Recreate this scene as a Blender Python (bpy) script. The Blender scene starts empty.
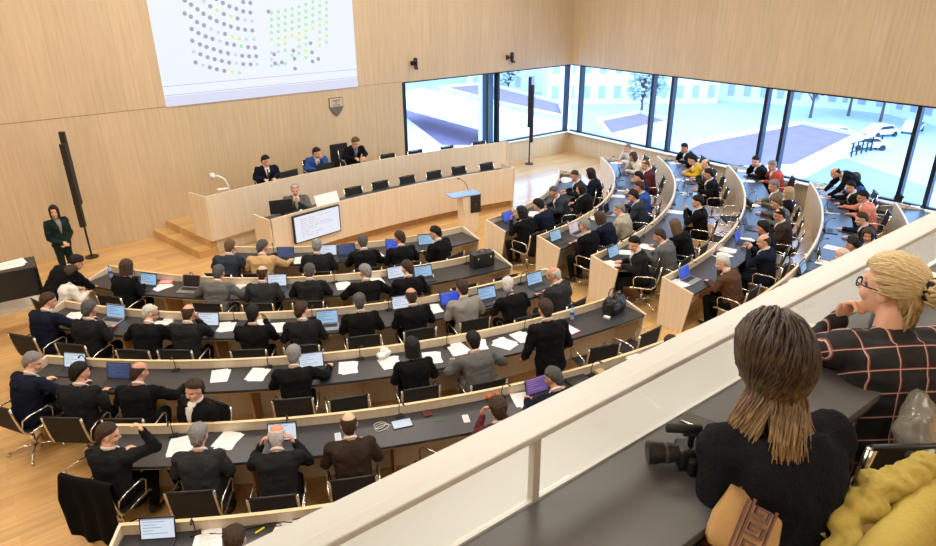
import bpy, bmesh, math, random
import numpy as np
from mathutils import Vector, Matrix, noise
random.seed(7)
S = bpy.context.scene
COL = S.collection
PI = math.pi
R = math.radians

# ---------------------------------------------------------------- camera
F_PX, YAW, PITCH, ROLL, CAMZ = 669.254, R(37.161), R(23.559), R(0.540), 5.5
def cam_axes():
    cy, sy, cp, sp = math.cos(YAW), math.sin(YAW), math.cos(PITCH), math.sin(PITCH)
    f = Vector((sy*cp, cy*cp, -sp)); r = Vector((cy, -sy, 0)); d = f.cross(r)
    c, s = math.cos(ROLL), math.sin(ROLL)
    return f, c*r + s*d, -s*r + c*d
FW, RT, DN = cam_axes()
def ray(px, py): return (px-468)*RT + (py-273)*DN + F_PX*FW
def at(px, py, z=0.0):
    v = ray(px, py); t = (z-CAMZ)/v.z
    return Vector((0, 0, CAMZ)) + t*v
def aty(px, py, Y):
    v = ray(px, py); return Vector((0, 0, CAMZ)) + v*(Y/v.y)
cam = bpy.data.cameras.new('camera'); co = bpy.data.objects.new('camera', cam); COL.objects.link(co)
cam.sensor_width = 36; cam.lens = F_PX*36/936; cam.clip_start = .05; cam.clip_end = 500
co.matrix_world = Matrix(((RT.x, -DN.x, -FW.x, 0), (RT.y, -DN.y, -FW.y, 0), (RT.z, -DN.z, -FW.z, CAMZ), (0, 0, 0, 1)))
S.camera = co

# ---------------------------------------------------------------- materials
def srgb(r, g, b):
    f = lambda c: (c/255/12.92) if c/255 <= .04045 else ((c/255+.055)/1.055)**2.4
    return (f(r), f(g), f(b))
_mc = {}
def mat(name, col, rough=.6, metal=0, bump=0, bscale=60, var=.0, emit=0, spec=.5, coat=0):
    key = (name, tuple(round(c, 4) for c in col), rough, metal, bump, var, emit)
    if key in _mc: return _mc[key]
    m = bpy.data.materials.new(name); m.use_nodes = True; nt = m.node_tree; b = nt.nodes['Principled BSDF']
    b.inputs['Base Color'].default_value = (*col, 1); b.inputs['Roughness'].default_value = rough
    b.inputs['Metallic'].default_value = metal; b.inputs['Specular IOR Level'].default_value = spec
    b.inputs['Coat Weight'].default_value = coat
    if emit:
        b.inputs['Emission Color'].default_value = (*col, 1); b.inputs['Emission Strength'].default_value = emit
        b.inputs['Base Color'].default_value = (.02, .02, .02, 1)
    if bump or var:
        tc = nt.nodes.new('ShaderNodeTexCoord'); n = nt.nodes.new('ShaderNodeTexNoise')
        n.inputs['Scale'].default_value = bscale; n.inputs['Detail'].default_value = 4
        nt.links.new(tc.outputs['Object'], n.inputs['Vector'])
        if bump:
            bp = nt.nodes.new('ShaderNodeBump'); bp.inputs['Strength'].default_value = bump; bp.inputs['Distance'].default_value = .01
            nt.links.new(n.outputs['Fac'], bp.inputs['Height']); nt.links.new(bp.outputs['Normal'], b.inputs['Normal'])
        if var:
            mx = nt.nodes.new('ShaderNodeMix'); mx.data_type = 'RGBA'
            mx.inputs[6].default_value = (*[c*(1-var) for c in col], 1); mx.inputs[7].default_value = (*[min(1, c*(1+var)) for c in col], 1)
            nt.links.new(n.outputs['Fac'], mx.inputs[0]); nt.links.new(mx.outputs[2], b.inputs['Base Color'])
    _mc[key] = m
    return m

def wood(name, c1, c2, axis='Z', rough=.45, gscale=6, seams=None, coat=0, coord='Object'):
    """fine grain stretched along an axis, plus optional veneer-sheet tone changes and seams"""
    if name in _mc: return _mc[name]
    m = bpy.data.materials.new(name); m.use_nodes = True; nt = m.node_tree; N = nt.nodes; L = nt.links; b = N['Principled BSDF']
    b.inputs['Roughness'].default_value = rough; b.inputs['Coat Weight'].default_value = coat
    tc = N.new('ShaderNodeTexCoord'); mp = N.new('ShaderNodeMapping'); L.new(tc.outputs[coord], mp.inputs['Vector'])
    sc = {'X': (.35, gscale, gscale), 'Y': (gscale, .35, gscale), 'Z': (gscale, gscale, .35)}[axis]
    mp.inputs['Scale'].default_value = sc
    n = N.new('ShaderNodeTexNoise'); n.inputs['Scale'].default_value = 3; n.inputs['Detail'].default_value = 6; n.inputs['Distortion'].default_value = .4
    L.new(mp.outputs['Vector'], n.inputs['Vector'])
    rp = N.new('ShaderNodeValToRGB'); rp.color_ramp.elements[0].position = .3; rp.color_ramp.elements[1].position = .7
    rp.color_ramp.elements[0].color = (*c1, 1); rp.color_ramp.elements[1].color = (*c2, 1)
    L.new(n.outputs['Fac'], rp.inputs['Fac']); last = rp.outputs['Color']
    if seams:
        w, h, ax, tone = seams        # veneer sheets w wide, h tall
        s = N.new('ShaderNodeSeparateXYZ'); L.new(tc.outputs[coord], s.inputs[0])
        c = N.new('ShaderNodeCombineXYZ')
        if ax == 'floor':
            L.new(s.outputs['X'], c.inputs['X']); L.new(s.outputs['Y'], c.inputs['Y'])
        else:
            L.new(s.outputs['Z'], c.inputs['X']); L.new(s.outputs[ax], c.inputs['Y'])
        br = N.new('ShaderNodeTexBrick'); L.new(c.outputs[0], br.inputs['Vector'])
        br.inputs['Scale'].default_value = 1; br.inputs['Brick Width'].default_value = h; br.inputs['Row Height'].default_value = w
        br.inputs['Mortar Size'].default_value = .0025 if ax != 'floor' else .0012; br.offset = .0 if ax != 'floor' else .5
        br.inputs['Color1'].default_value = (1-tone, 1-tone, 1-tone, 1); br.inputs['Color2'].default_value = (1, 1, 1, 1)
        br.inputs['Mortar'].default_value = (.72, .68, .62, 1) if ax != 'floor' else (.6, .55, .5, 1)
        mx = N.new('ShaderNodeMix'); mx.data_type = 'RGBA'; mx.blend_type = 'MULTIPLY'; mx.inputs[0].default_value = 1
        L.new(last, mx.inputs[6]); L.new(br.outputs['Color'], mx.inputs[7]); last = mx.outputs[2]
    L.new(last, b.inputs['Base Color'])
    _mc[name] = m
    return m

W1, W2 = srgb(205, 182, 146), srgb(217, 196, 163)
M_wallX = wood('oak_veneer_front', W1, W2, 'Z', .5, 5, (.62, 2.95, 'X', .07))
M_wallY = wood('oak_veneer_side', W1, W2, 'Z', .5, 5, (.62, 2.95, 'Y', .07))
M_floor = wood('oak_parquet', srgb(206, 160, 100), srgb(228, 187, 127), 'X', .30, 7, (.19, 1.1, 'floor', .22), coat=.25)
M_birch = wood('birch_panel', srgb(222, 206, 180), srgb(233, 219, 196), 'Z', .45, 6)
M_rim = wood('birch_rim', srgb(218, 192, 148), srgb(230, 207, 166), 'X', .4, 6)
M_under = wood('oak_support', srgb(170, 125, 75), srgb(190, 145, 92), 'Z', .5, 6)
M_white = mat('white_paint', srgb(232, 230, 222), .6)
M_parapet = mat('cream_lacquer', srgb(200, 202, 199), .45, var=.03, bscale=3)
M_parcap = mat('grey_lacquer_cap', srgb(186, 183, 172), .45, var=.03, bscale=3)
M_desk = mat('charcoal_linoleum', srgb(52, 52, 56), .34, var=.08, bscale=20)
M_desk2 = mat('grey_counter', srgb(84, 84, 84), .5, var=.06, bscale=12)
M_black = mat('black_plastic', (.012, .012, .013), .45)
M_mesh = mat('black_mesh_fabric', (.010, .010, .011), .75, bump=.3, bscale=300)
M_chrome = mat('polished_aluminium', (.78, .74, .66), .22, 1)
M_frame = mat('dark_window_metal', (.018, .024, .034), .4, .4)
M_paper = mat('white_paper', srgb(240, 240, 240), .7)
M_alu = mat('laptop_silver', (.42, .43, .45), .35, .8)
M_dark = mat('laptop_dark', (.02, .021, .024), .4)
M_key = mat('keyboard_black', (.015, .015, .017), .6)

# ---------------------------------------------------------------- mesh helpers
class MB:
    def __init__(s): s.v = []; s.f = []; s.m = []
    def add(s, v, f, mi=0):
        o = len(s.v); s.v += [tuple(p) for p in v]; s.f += [tuple(i+o for i in q) for q in f]; s.m += [mi]*len(f); return s
    def box(s, x0, x1, y0, y1, z0, z1, mi=0, M=None):
        v = [Vector((x, y, z)) for z in (z0, z1) for y in (y0, y1) for x in (x0, x1)]
        if M: v = [M @ p for p in v]
        return s.add(v, [(0, 2, 3, 1), (4, 5, 7, 6), (0, 1, 5, 4), (2, 6, 7, 3), (0, 4, 6, 2), (1, 3, 7, 5)], mi)
    def loft(s, rings, mi=0, cap=True, closed=False):
        n = len(rings[0]); v = [p for r in rings for p in r]; f = []
        m = len(rings)
        for i in range(m if closed else m-1):
            j = (i+1) % m
            for k in range(n):
                k2 = (k+1) % n
                f.append((i*n+k, i*n+k2, j*n+k2, j*n+k))
        if cap and not closed: f += [tuple(range(n-1, -1, -1)), tuple((m-1)*n+k for k in range(n))]
        return s.add(v, f, mi)
    def tube(s, pts, r, n=8, mi=0, closed=False, flat=1):
        pts = [Vector(p) for p in pts]; rings = []; up = Vector((0, 0, 1)); m = len(pts)
        rr = r if isinstance(r, (list, tuple)) else [r]*m
        prev = None
        for i, p in enumerate(pts):
            if closed: t = pts[(i+1) % m]-pts[i-1]
            else: t = pts[min(i+1, m-1)]-pts[max(i-1, 0)]
            t.normalize()
            a = (prev - t*prev.dot(t)) if prev is not None else (t.cross(up) if abs(t.z) < .95 else t.cross(Vector((0, 1, 0))))
            a.normalize(); prev = a.copy(); b = t.cross(a)
            rings.append([p + a*math.cos(2*PI*k/n)*rr[i] + b*math.sin(2*PI*k/n)*rr[i]*flat for k in range(n)])
        return s.loft(rings, mi, True, closed)
    def cap(s, p0, p1, r0, r1, n=12):
        p0 = Vector(p0); p1 = Vector(p1); d = (p1-p0); L = d.length or 1e-6; d = d/L if L > 1e-5 else Vector((0, 0, 1))
        pts = []; rr = []
        for a in (80, 55, 28, 0): pts.append(p0 - d*r0*math.sin(R(a))); rr.append(r0*math.cos(R(a)))
        for a in (0, 28, 55, 80): pts.append(p1 + d*r1*math.sin(R(a))); rr.append(r1*math.cos(R(a)))
        return s.tube(pts, rr, n)
    def ell(s, c, r, M=None, nu=20, nv=12, mi=0):
        v = []; f = []
        for j in range(1, nv):
            th = PI*j/nv
            for i in range(nu):
                ph = 2*PI*i/nu
                v.append(Vector((r[0]*math.sin(th)*math.cos(ph), r[1]*math.sin(th)*math.sin(ph), r[2]*math.cos(th))))
        v += [Vector((0, 0, r[2])), Vector((0, 0, -r[2]))]
        for j in range(nv-2):
            for i in range(nu):
                i2 = (i+1) % nu; f.append((j*nu+i, (j+1)*nu+i, (j+1)*nu+i2, j*nu+i2))
        T = len(v)-2
        for i in range(nu):
            i2 = (i+1) % nu; f.append((T, i, i2)); f.append((T+1, (nv-2)*nu+i2, (nv-2)*nu+i))
        c = Vector(c)
        return s.add([(M @ p if M else p)+c for p in v], f, mi)
    def cyl(s, c, r, z0, z1, n=20, mi=0, r2=None):
        r2 = r if r2 is None else r2
        return s.loft([[(c[0]+q*math.cos(2*PI*k/n), c[1]+q*math.sin(2*PI*k/n), z) for k in range(n)] for q, z in ((r, z0), (r2, z1))], mi)
    def xf(s, M): s.v = [tuple(M @ Vector(p)) for p in s.v]; return s
    def mesh(s, name, mats=(), smooth=False):
        me = bpy.data.meshes.new(name); me.from_pydata(s.v, [], s.f); me.validate()
        for m in mats: me.materials.append(m)
        if len(s.m) == len(me.polygons): me.polygons.foreach_set('material_index', s.m)
        if smooth: me.polygons.foreach_set('use_smooth', [True]*len(me.polygons))
        bm = bmesh.new(); bm.from_mesh(me); bmesh.ops.recalc_face_normals(bm, faces=bm.faces); bm.to_mesh(me); bm.free()
        me.update(); return me
    def build(s, name, m, parent=None, smooth=False, bevel=0, loc=None):
        me = s.mesh(name, m if isinstance(m, (list, tuple)) else [m], smooth)
        o = link(name, me, parent)
        if bevel:
            b = o.modifiers.new('bevel', 'BEVEL'); b.width = bevel; b.segments = 2; b.limit_method = 'ANGLE'; b.angle_limit = R(40)
        if loc is not None: o.location = loc
        return o
def link(name, me, parent=None):
    o = bpy.data.objects.new(name, me); COL.objects.link(o)
    if parent: o.parent = parent
    return o
def tag(o, label=None, cat=None, group=None, kind=None):
    if label: o['label'] = label
    if cat: o['category'] = cat
    if group: o['group'] = group
    if kind: o['kind'] = kind
    return o
def empty(name, loc=(0, 0, 0), rz=0, label=None, cat=None, group=None, kind=None):
    o = bpy.data.objects.new(name, None); COL.objects.link(o); o.location = loc; o.rotation_euler = (0, 0, rz); o.empty_display_size = .1
    return tag(o, label, cat, group, kind)
def struct(o): o['kind'] = 'structure'; return o
def children(o): return [c for c in o.children]
def copy_tree(o, parent=None):
    c = o.copy(); COL.objects.link(c)
    if parent is not None: c.parent = parent
    for ch in children(o): copy_tree(ch, c)
    return c
_proto = {}
def inst(key, make, loc, rz, label, cat, group=None):
    """first use builds the thing with its parts, later uses copy it part by part"""
    if key not in _proto: _proto[key] = o = make()
    else: o = copy_tree(_proto[key])
    o.location = loc; o.rotation_euler = (0, 0, rz)
    for k in ('label', 'category', 'group'):
        if k in o: del o[k]
    return tag(o, label, cat, group)

# ---------------------------------------------------------------- room shell
CX_, FY, SILL, WT, CEIL = 16.87, 16.40, .70, 2.93, 7.6
def sbox(name, b, m, **k): return struct(MB().box(*b).build(name, m, **k))
sbox('floor', (-4.2, CX_, -4.2, FY, -.2, 0), M_floor)
sbox('ceiling', (-4.2, CX_+.3, -4.2, FY+.3, CEIL, CEIL+.2), M_white)
sbox('wall_left', (-4.5, -4.2, -4.2, FY, 0, CEIL), M_wallY)
sbox('wall_back', (-4.2, CX_, -4.5, -4.2, 0, CEIL), M_wallX)
w = MB().box(-4.2, 10.18, FY, FY+.3, 0, CEIL).box(10.18, CX_+.3, FY, FY+.3, WT, CEIL).box(10.18, CX_+.3, FY, FY+.3, -.2, SILL-.03)
struct(w.build('wall_front', M_wallX))
w = MB().box(CX_, CX_+.3, -4.2, FY, WT, CEIL).box(CX_, CX_+.3, -4.2, FY, -.2, SILL-.03)
struct(w.build('wall_right', M_wallY))
# stone-white sills
sbox('trim_1', (10.18, CX_, FY-.04, FY+.3, SILL-.03, SILL), M_white)
sbox('trim_2', (CX_-.12, CX_+.3, -4.2, FY-.04, SILL-.03, SILL), M_white)
# horizontal joint in the veneer
sbox('trim_3', (-4.2, 10.18, FY-.004, FY, 2.945, 2.957), mat('seam', srgb(150, 120, 85), .6))
# windows: frames + panes
mg = bpy.data.materials.new('window_glass'); mg.use_nodes = True; nt = mg.node_tree; nt.nodes.clear()
o_ = nt.nodes.new('ShaderNodeOutputMaterial'); mx = nt.nodes.new('ShaderNodeMixShader'); tr = nt.nodes.new('ShaderNodeBsdfTransparent'); gl = nt.nodes.new('ShaderNodeBsdfGlossy'); fr = nt.nodes.new('ShaderNodeLayerWeight'); pw = nt.nodes.new('ShaderNodeMath'); pw.operation = 'POWER'; pw.inputs[1].default_value = 4
tr.inputs[0].default_value = (.66, .82, 1, 1); gl.inputs['Roughness'].default_value = .02; 
nt.links.new(fr.outputs['Facing'], pw.inputs[0]); nt.links.new(pw.outputs[0], mx.inputs[0]); nt.links.new(tr.outputs[0], mx.inputs[1]); nt.links.new(gl.outputs[0], mx.inputs[2]); nt.links.new(mx.outputs[0], o_.inputs[0])
M_glass = mg
M_clear = mg.copy(); M_clear.name = 'clear_glass'; [n for n in M_clear.node_tree.nodes if n.type == 'BSDF_TRANSPARENT'][0].inputs[0].default_value = (.97, .975, .97, 1)
def window(n, p0, p1, extra):
    """a bay between two points along the wall line; extra = mullion offsets along it"""
    p0 = Vector(p0); p1 = Vector(p1); d = (p1-p0).normalized(); nrm = Vector((-d.y, d.x, 0)); L = (p1-p0).length
    M = Matrix(((d.x, nrm.x, 0, p0.x), (d.y, nrm.y, 0, p0.y), (0, 0, 1, 0), (0, 0, 0, 1)))
    r = struct(empty(f'window_{n}', p0)); Mi = Matrix.Translation(-p0) @ M
    MB().box(0, L, -.012, .012, SILL+.03, WT-.03, M=Mi).build('pane', M_glass, r)
    MB().box(0, L, -.05, .05, SILL, SILL+.045, M=Mi).box(0, L, -.05, .05, WT-.045, WT, M=Mi).build('window_frame', M_frame, r)
    for a in extra:
        MB().box(a-.045, a+.045, -.09, .09, SILL, WT, M=Mi).build('mullion', M_frame, r)
g = FY+.12
window(1, (10.22, g, 0), (13.3, g, 0), (.05, 3.04))
window(2, (13.3, g, 0), (CX_+.06, g, 0), (.42, 3.50))
struct(MB().box(13.30, 13.66, g+.1, g+.4, SILL-.5, WT+.2).build('trim_4', M_white))
xg = CX_+.12
for n, (a, b, ex) in enumerate([(FY+.06, 12.93, (.45, 3.4)), (12.93, 9.35, (.58, 3.52)), (9.35, 5.76, (.52, 3.52)), (5.76, 2.2, (.50, 3.5)), (2.2, -4.2, (.6, 3.6))]):
    window(3+n, (xg, a, 0), (xg, b, 0), ex)

# ---------------------------------------------------------------- outside
GZ = -12.0
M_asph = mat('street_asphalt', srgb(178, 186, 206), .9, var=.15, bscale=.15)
struct(MB().box(CX_+.3, 330, -120, 330, GZ-.1, GZ).box(-120, CX_+.3, FY+.3, 330, GZ-.1, GZ).build('street_ground', M_asph))
def outside(name, label, cat, group=None): return empty(name, (0, 0, 0), 0, label, cat, group)
M_plum = mat('weathered_roof_gravel', srgb(124, 102, 122), .9, var=.2, bscale=.6)
M_pale = mat('pale_render', srgb(222, 222, 220), .8, var=.08, bscale=.3)
M_pwin = mat('facade_window', srgb(165, 168, 178), .3)
M_leaf = mat('winter_foliage', srgb(165, 175, 165), .9, var=.4, bscale=1.5)
M_bark = mat('tree_bark', srgb(95, 82, 75), .9)
M_stone = mat('terrace_stone', srgb(214, 214, 216), .8, var=.06, bscale=.5)
def slab(name, pts, z0, z1, m, label, cat, parapet=None):
    c = sum((Vector((p.x, p.y, 0)) for p in pts), Vector())/len(pts); c.z = z0
    r = empty(name, c, 0, label, cat)
    P = [Vector((p.x-c.x, p.y-c.y, 0)) for p in pts]
    MB().loft([[(p.x, p.y, z-z0) for p in P] for z in (z0, z1-.08)]).build('wall', M_pale, r)
    MB().loft([[(p.x, p.y, z-z0) for p in P] for z in (z1-.08, z1)]).build('roof_surface', m, r)
    if parapet:
        mb = MB(); n = len(P)
        for i in range(n):
            a, b = P[i], P[(i+1) % n]; d = (b-a).normalized(); q = Vector((-d.y, d.x, 0))*.25
            mb.loft([[(v.x, v.y, z-z0) for v in (a-q, a+q, b+q, b-q)] for z in (z1, z1+parapet)])
        mb.build('parapet', M_stone, r)
    return r
slab('flat_roof', [at(672, 156, -10), at(700, 143, -10), at(801, 124, -10), at(858, 136, -10), at(795, 168, -10), at(700, 172, -10)], GZ, -10, M_plum, 'large plum gravel roof seen through the middle right windows', 'roof', .3)
slab('flat_roof', [at(598, 121, -10), at(640, 113, -10), at(672, 122, -10), at(610, 137, -10)], GZ, -10, M_plum, 'small plum gravel roof seen through the window beside the corner', 'roof', .3)
slab('flat_roof', [at(400, 118, -9), at(400, 100, -9), at(480, 112, -9), at(492, 150, -9), at(440, 150, -9)], GZ, -9, M_plum, 'plum terrace roof below the walkway in the left front window', 'roof', .4)
slab('flat_roof', [at(440, 88, -9), at(485, 84, -9), at(560, 104, -9), at(565, 118, -9), at(500, 104, -9)], GZ, -9, M_plum, 'plum roof beyond the white walkway in the front windows', 'roof', .3)
wk = slab('raised_walkway', [at(396, 96, -6), at(420, 88, -6), at(520, 112, -6), at(572, 127, -6), at(560, 134, -6), at(500, 122, -6)], -7.2, -6, M_stone, 'white covered walkway roof running diagonally outside front windows', 'walkway')
for k in range(9):
    p = at(400, 94, -7.2).lerp(at(560, 131, -7.2), k/8)-wk.location
    MB().box(p.x-.2, p.x+.2, p.y-.2, p.y+.2, GZ+7.2, 0).build('pillar', M_stone, wk)
slab('stone_ramp', [at(400, 134, -8), at(470, 152, -8), at(455, 160, -8), at(396, 148, -8)], GZ, -8, M_stone, 'pale ramp outside the bottom of left front window', 'ramp')
slab('lawn_terrace', [at(775, 178, -11.6), at(845, 158, -11.6), at(936, 190, -11.6), at(900, 220, -11.6)], GZ, -11.6, mat('lawn', srgb(140, 152, 150), .9, var=.2, bscale=.4), 'greyish lawn outside beneath the far right window', 'lawn')
def building(px, py, w, d, h, rz, label, floors, bays, roofc):
    p = at(px, py, GZ); r = empty('building', p, math.atan2(-p.x, p.y)+R(rz), label, 'building'); d_ = d
    MB().box(-w/2, w/2, 0, d, 0, h).build('wall', M_pale, r)
    k = .5
    MB().add([(-w/2-k, -k, h), (w/2+k, -k, h), (w/2+k, d+k, h), (-w/2-k, d+k, h), (-w/2+d*.3, d/2, h+d*.25), (w/2-d*.3, d/2, h+d*.25)],
             [(0, 1, 5, 4), (2, 3, 4, 5), (1, 2, 5), (3, 0, 4), (3, 2, 1, 0)]).build('roof', mat('slate_roof', roofc, .8, var=.1, bscale=1), r)
    fh = h/floors; me = MB().box(-.5, .5, -.06, .06, 0, fh*.5).mesh('window', [M_pwin])
    for i in range(floors):
        for j in range(bays):
            o = link('window', me, r); o.location = (-w/2+(j+.5)*w/bays, -.04, i*fh+fh*.25)
building(632, 104, 26, 14, 22, 12, 'ornate pale building behind the window beside the corner', 6, 11, srgb(150, 145, 160))
building(722, 101, 42, 14, 22, -8, 'long pale facade across the street behind middle right windows', 6, 18, srgb(150, 145, 155))
building(842, 109, 36, 14, 22, -18, 'pale town house row at the far side of the street, right window', 6, 15, srgb(170, 150, 150))
building(975, 134, 26, 14, 20, -40, 'pale building at the right edge beyond the street', 5, 11, srgb(170, 150, 150))
building(545, 92, 26, 14, 18, 8, 'pale building beyond the walkway outside right front window', 5, 11, srgb(140, 140, 155))
building(440, 80, 34, 12, 12, 20, 'pale low building high in the left front window', 4, 14, srgb(130, 135, 155))
def tree(p, h, label, seed):
    rnd = random.Random(seed); r = empty('bare_tree', (p.x, p.y, GZ), 0, label, 'tree', 'winter trees outside the windows')
    mb = MB().tube([(0, 0, 0), (.1, 0, h*.3), (0, .1, h*.6)], [.22, .16, .1])
    fol = MB()
    for i in range(30):
        a = rnd.uniform(0, 2*PI); q = rnd.uniform(.5, 1)*h*.33; z = rnd.uniform(.45, 1)*h
        e = Vector((math.cos(a)*q*(1.25-z/h), math.sin(a)*q*(1.25-z/h), z)); s = Vector((0, 0, h*rnd.uniform(.3, .6)))
        mb.tube([s, (s+e)/2+Vector((0, 0, .2)), e], [.09, .06, .03], 5)
        for k in range(8):
            c = e+Vector((rnd.gauss(0, .6), rnd.gauss(0, .6), rnd.gauss(0, .5))); fol.ell(c, (.26, .26, .16), None, 6, 4)
    mb.build('trunk', M_bark, r); tag(fol.build('foliage', M_leaf, r), kind='stuff')
for i, (px, py, h, lb) in enumerate([(640, 124, 8, 'bushy tree outside behind the corner window'), (652, 114, 7, 'smaller tree outside beside the first right mullion'),
        (848, 116, 9, 'tree on the street above the parked white car'), (880, 122, 9, 'tree on the street right of the parked white car'),
        (810, 118, 7, 'shrubby tree behind the large plum roof'), (915, 128, 9, 'tree seen at the top of the far right mullion'), (508, 104, 7, 'tree outside left of the slim loudspeaker in the window')]):
    tree(at(px, py, GZ), h, lb, i)
def car():
    r = empty('car')
    prof = [(-2.1, .3), (-2.15, .8), (-1.5, .95), (-.9, 1.4), (.7, 1.42), (1.3, .98), (2.0, .85), (2.1, .35)]
    MB().loft([[(x, y, z) for x, z in prof] for y in (-.85, .85)]).build('body', mat('car_white', (.85, .86, .9), .25, coat=.5), r, bevel=.06)
    MB().loft([[(x, y, z) for x, z in [(-1.35, .97), (-.85, 1.33), (.6, 1.35), (1.15, .99)]] for y in (-.87, .87)]).build('side_glass', M_dark, r)
    for x in (-1.35, 1.3):
        for y in (-.8, .8):
            MB().loft([[(x+.33*math.cos(a), yy, .33+.33*math.sin(a)) for a in [2*PI*k/16 for k in range(16)]] for yy in (y-.1, y+.1)]).build('wheel', M_black, r)
    return r
for px, py, a_, lb in [(866, 149, -40, 'white car parked on street outside the far right window'), (836, 138, -50, 'white car further along the street behind the parked one'), (912, 132, 10, 'white car at the far right side of the street'), (880, 136, -20, 'white car between the two street trees')]:
    inst('car', car, at(px, py, GZ), R(a_), lb, 'car')
rl = empty('street_railing', at(835, 160, GZ), 0, 'thin dark railing beyond the large plum roof outside', 'railing'); a_, b_ = at(783, 178, GZ)-rl.location, at(880, 148, GZ)-rl.location
for k in range(19):
    p = a_.lerp(b_, k/18); MB().box(p.x-.06, p.x+.06, p.y-.06, p.y+.06, 0, 1.5).build('post', M_frame, rl)
for h_ in (1.5, 1.0, .5): MB().tube([a_+Vector((0, 0, h_)), b_+Vector((0, 0, h_))], .05).build('rail', M_frame, rl)

# ---------------------------------------------------------------- curved desk rows
ROWS = {  # centre x, y, rim radius
 'A': (8.0, 16.50, 6.05), 'B': (7.88, 16.18, 7.17), 'C': (7.78, 16.24, 8.47), 'D': (8.31, 17.32, 11.05), 'E': (8.22, 16.94, 12.11), 'F': (8.22, 17.46, 14.08),
 'a': (8.0, 16.50, 6.05), 'b': (8.11, 16.28, 7.23), 'c': (7.93, 17.10, 9.44), 'd': (8.17, 17.19, 10.95), 'e': (8.21, 17.97, 13.18), 'f': (8.22, 17.7, 14.5)}
def ang(row, p): cx, cy, r = ROWS[row]; return math.atan2(p.x-cx, cy-p.y)
ENDS = {'A': ((231, 250), (455, 223)), 'B': ((112, 265), (494, 251)), 'C': ((64, 301), (548, 270)), 'D': ((47, 356), (616, 294)), 'E': ((118, 424), (693, 329)), 'F': ((122, 524), None),
        'a': ((491, 221), (575, 170)), 'b': ((537, 235), (603, 157)), 'c': ((592, 255), (658, 156)), 'd': ((661, 276), (728, 165)), 'e': ((747, 303), (810, 182)), 'f': (None, (896, 195))}
RZ, DZ, DD = .88, .76, .60
NAME = {'A': 'first left row', 'B': 'second left row', 'C': 'third left row', 'D': 'fourth left row', 'E': 'fifth left row', 'F': 'nearest left row',
        'a': 'first right row', 'b': 'second right row', 'c': 'third right row', 'd': 'fourth right row', 'e': 'fifth right row', 'f': 'outermost row by the windows'}
def arc_pt(row, t, dr=0, z=0):
    cx, cy, r = ROWS[row]; return Vector((cx+(r+dr)*math.sin(t), cy-(r+dr)*math.cos(t), z))
RANGE = {}
for row in ROWS:
    e0, e1 = ENDS[row]
    t0 = ang(row, at(*e0, RZ)) if e0 else R(4)
    t1 = ang(row, at(*e1, RZ)) if e1 else R(-1.5)
    if row == 'f': t1 = min(t1, math.asin((16.60-ROWS[row][0])/(ROWS[row][2]+DD)))
    RANGE[row] = (t0, t1)
    n = max(10, int((t1-t0)*ROWS[row][2]/.18))
    def sweep(prof, n=n, t0=t0, t1=t1, row=row):
        return MB().loft([[arc_pt(row, t0+(t1-t0)*i/n, dr, z) for dr, z in prof] for i in range(n+1)])
    root = empty('curved_desk', arc_pt(row, (t0+t1)/2, .3), 0, f'curved birch desk with black top, {NAME[row]}', 'desk', None)
    off = -root.location
    def bld(mb, name, m, bevel=0, root=root, off=off):
        mb.xf(Matrix.Translation(off)); return mb.build(name, m, root, bevel=bevel)
    bld(sweep([(0, .0), (0, RZ-.01), (.03, RZ-.01), (.03, .0)]), 'front_panel', M_birch)
    bld(sweep([(-.006, RZ-.012), (-.006, RZ), (.036, RZ), (.036, RZ-.012)]), 'rim', M_rim)
    bld(sweep([(.031, DZ-.035), (.031, DZ), (DD, DZ), (DD, DZ-.035)]), 'desktop', M_desk)
    bld(sweep([(.031, DZ-.0352), (.031, DZ-.05), (DD-.01, DZ-.05), (DD-.01, DZ-.0352)]), 'desktop_edge', M_rim)
    for t, s in ((t0, -1), (t1, 1)):
        th = .03/ROWS[row][2]*s
        pr = [(-.0, .0), (-.0, RZ), (.04, RZ), (DD+.01, DZ+.012), (DD-.12, .0)]
        bld(MB().loft([[arc_pt(row, t+q, dr, z) for dr, z in pr] for q in (0, th)]), 'end_panel', M_birch)
    k = max(1, int((t1-t0)*ROWS[row][2]/1.3))
    for i in range(1, k):
        t = t0+(t1-t0)*i/k; th = .025/ROWS[row][2]
        bld(MB().loft([[arc_pt(row, t+q, dr, z) for dr, z in [(.03, 0), (.03, DZ-.05), (DD-.12, DZ-.05), (DD-.22, 0)]] for q in (0, th)]), 'support_panel', M_under)

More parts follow.
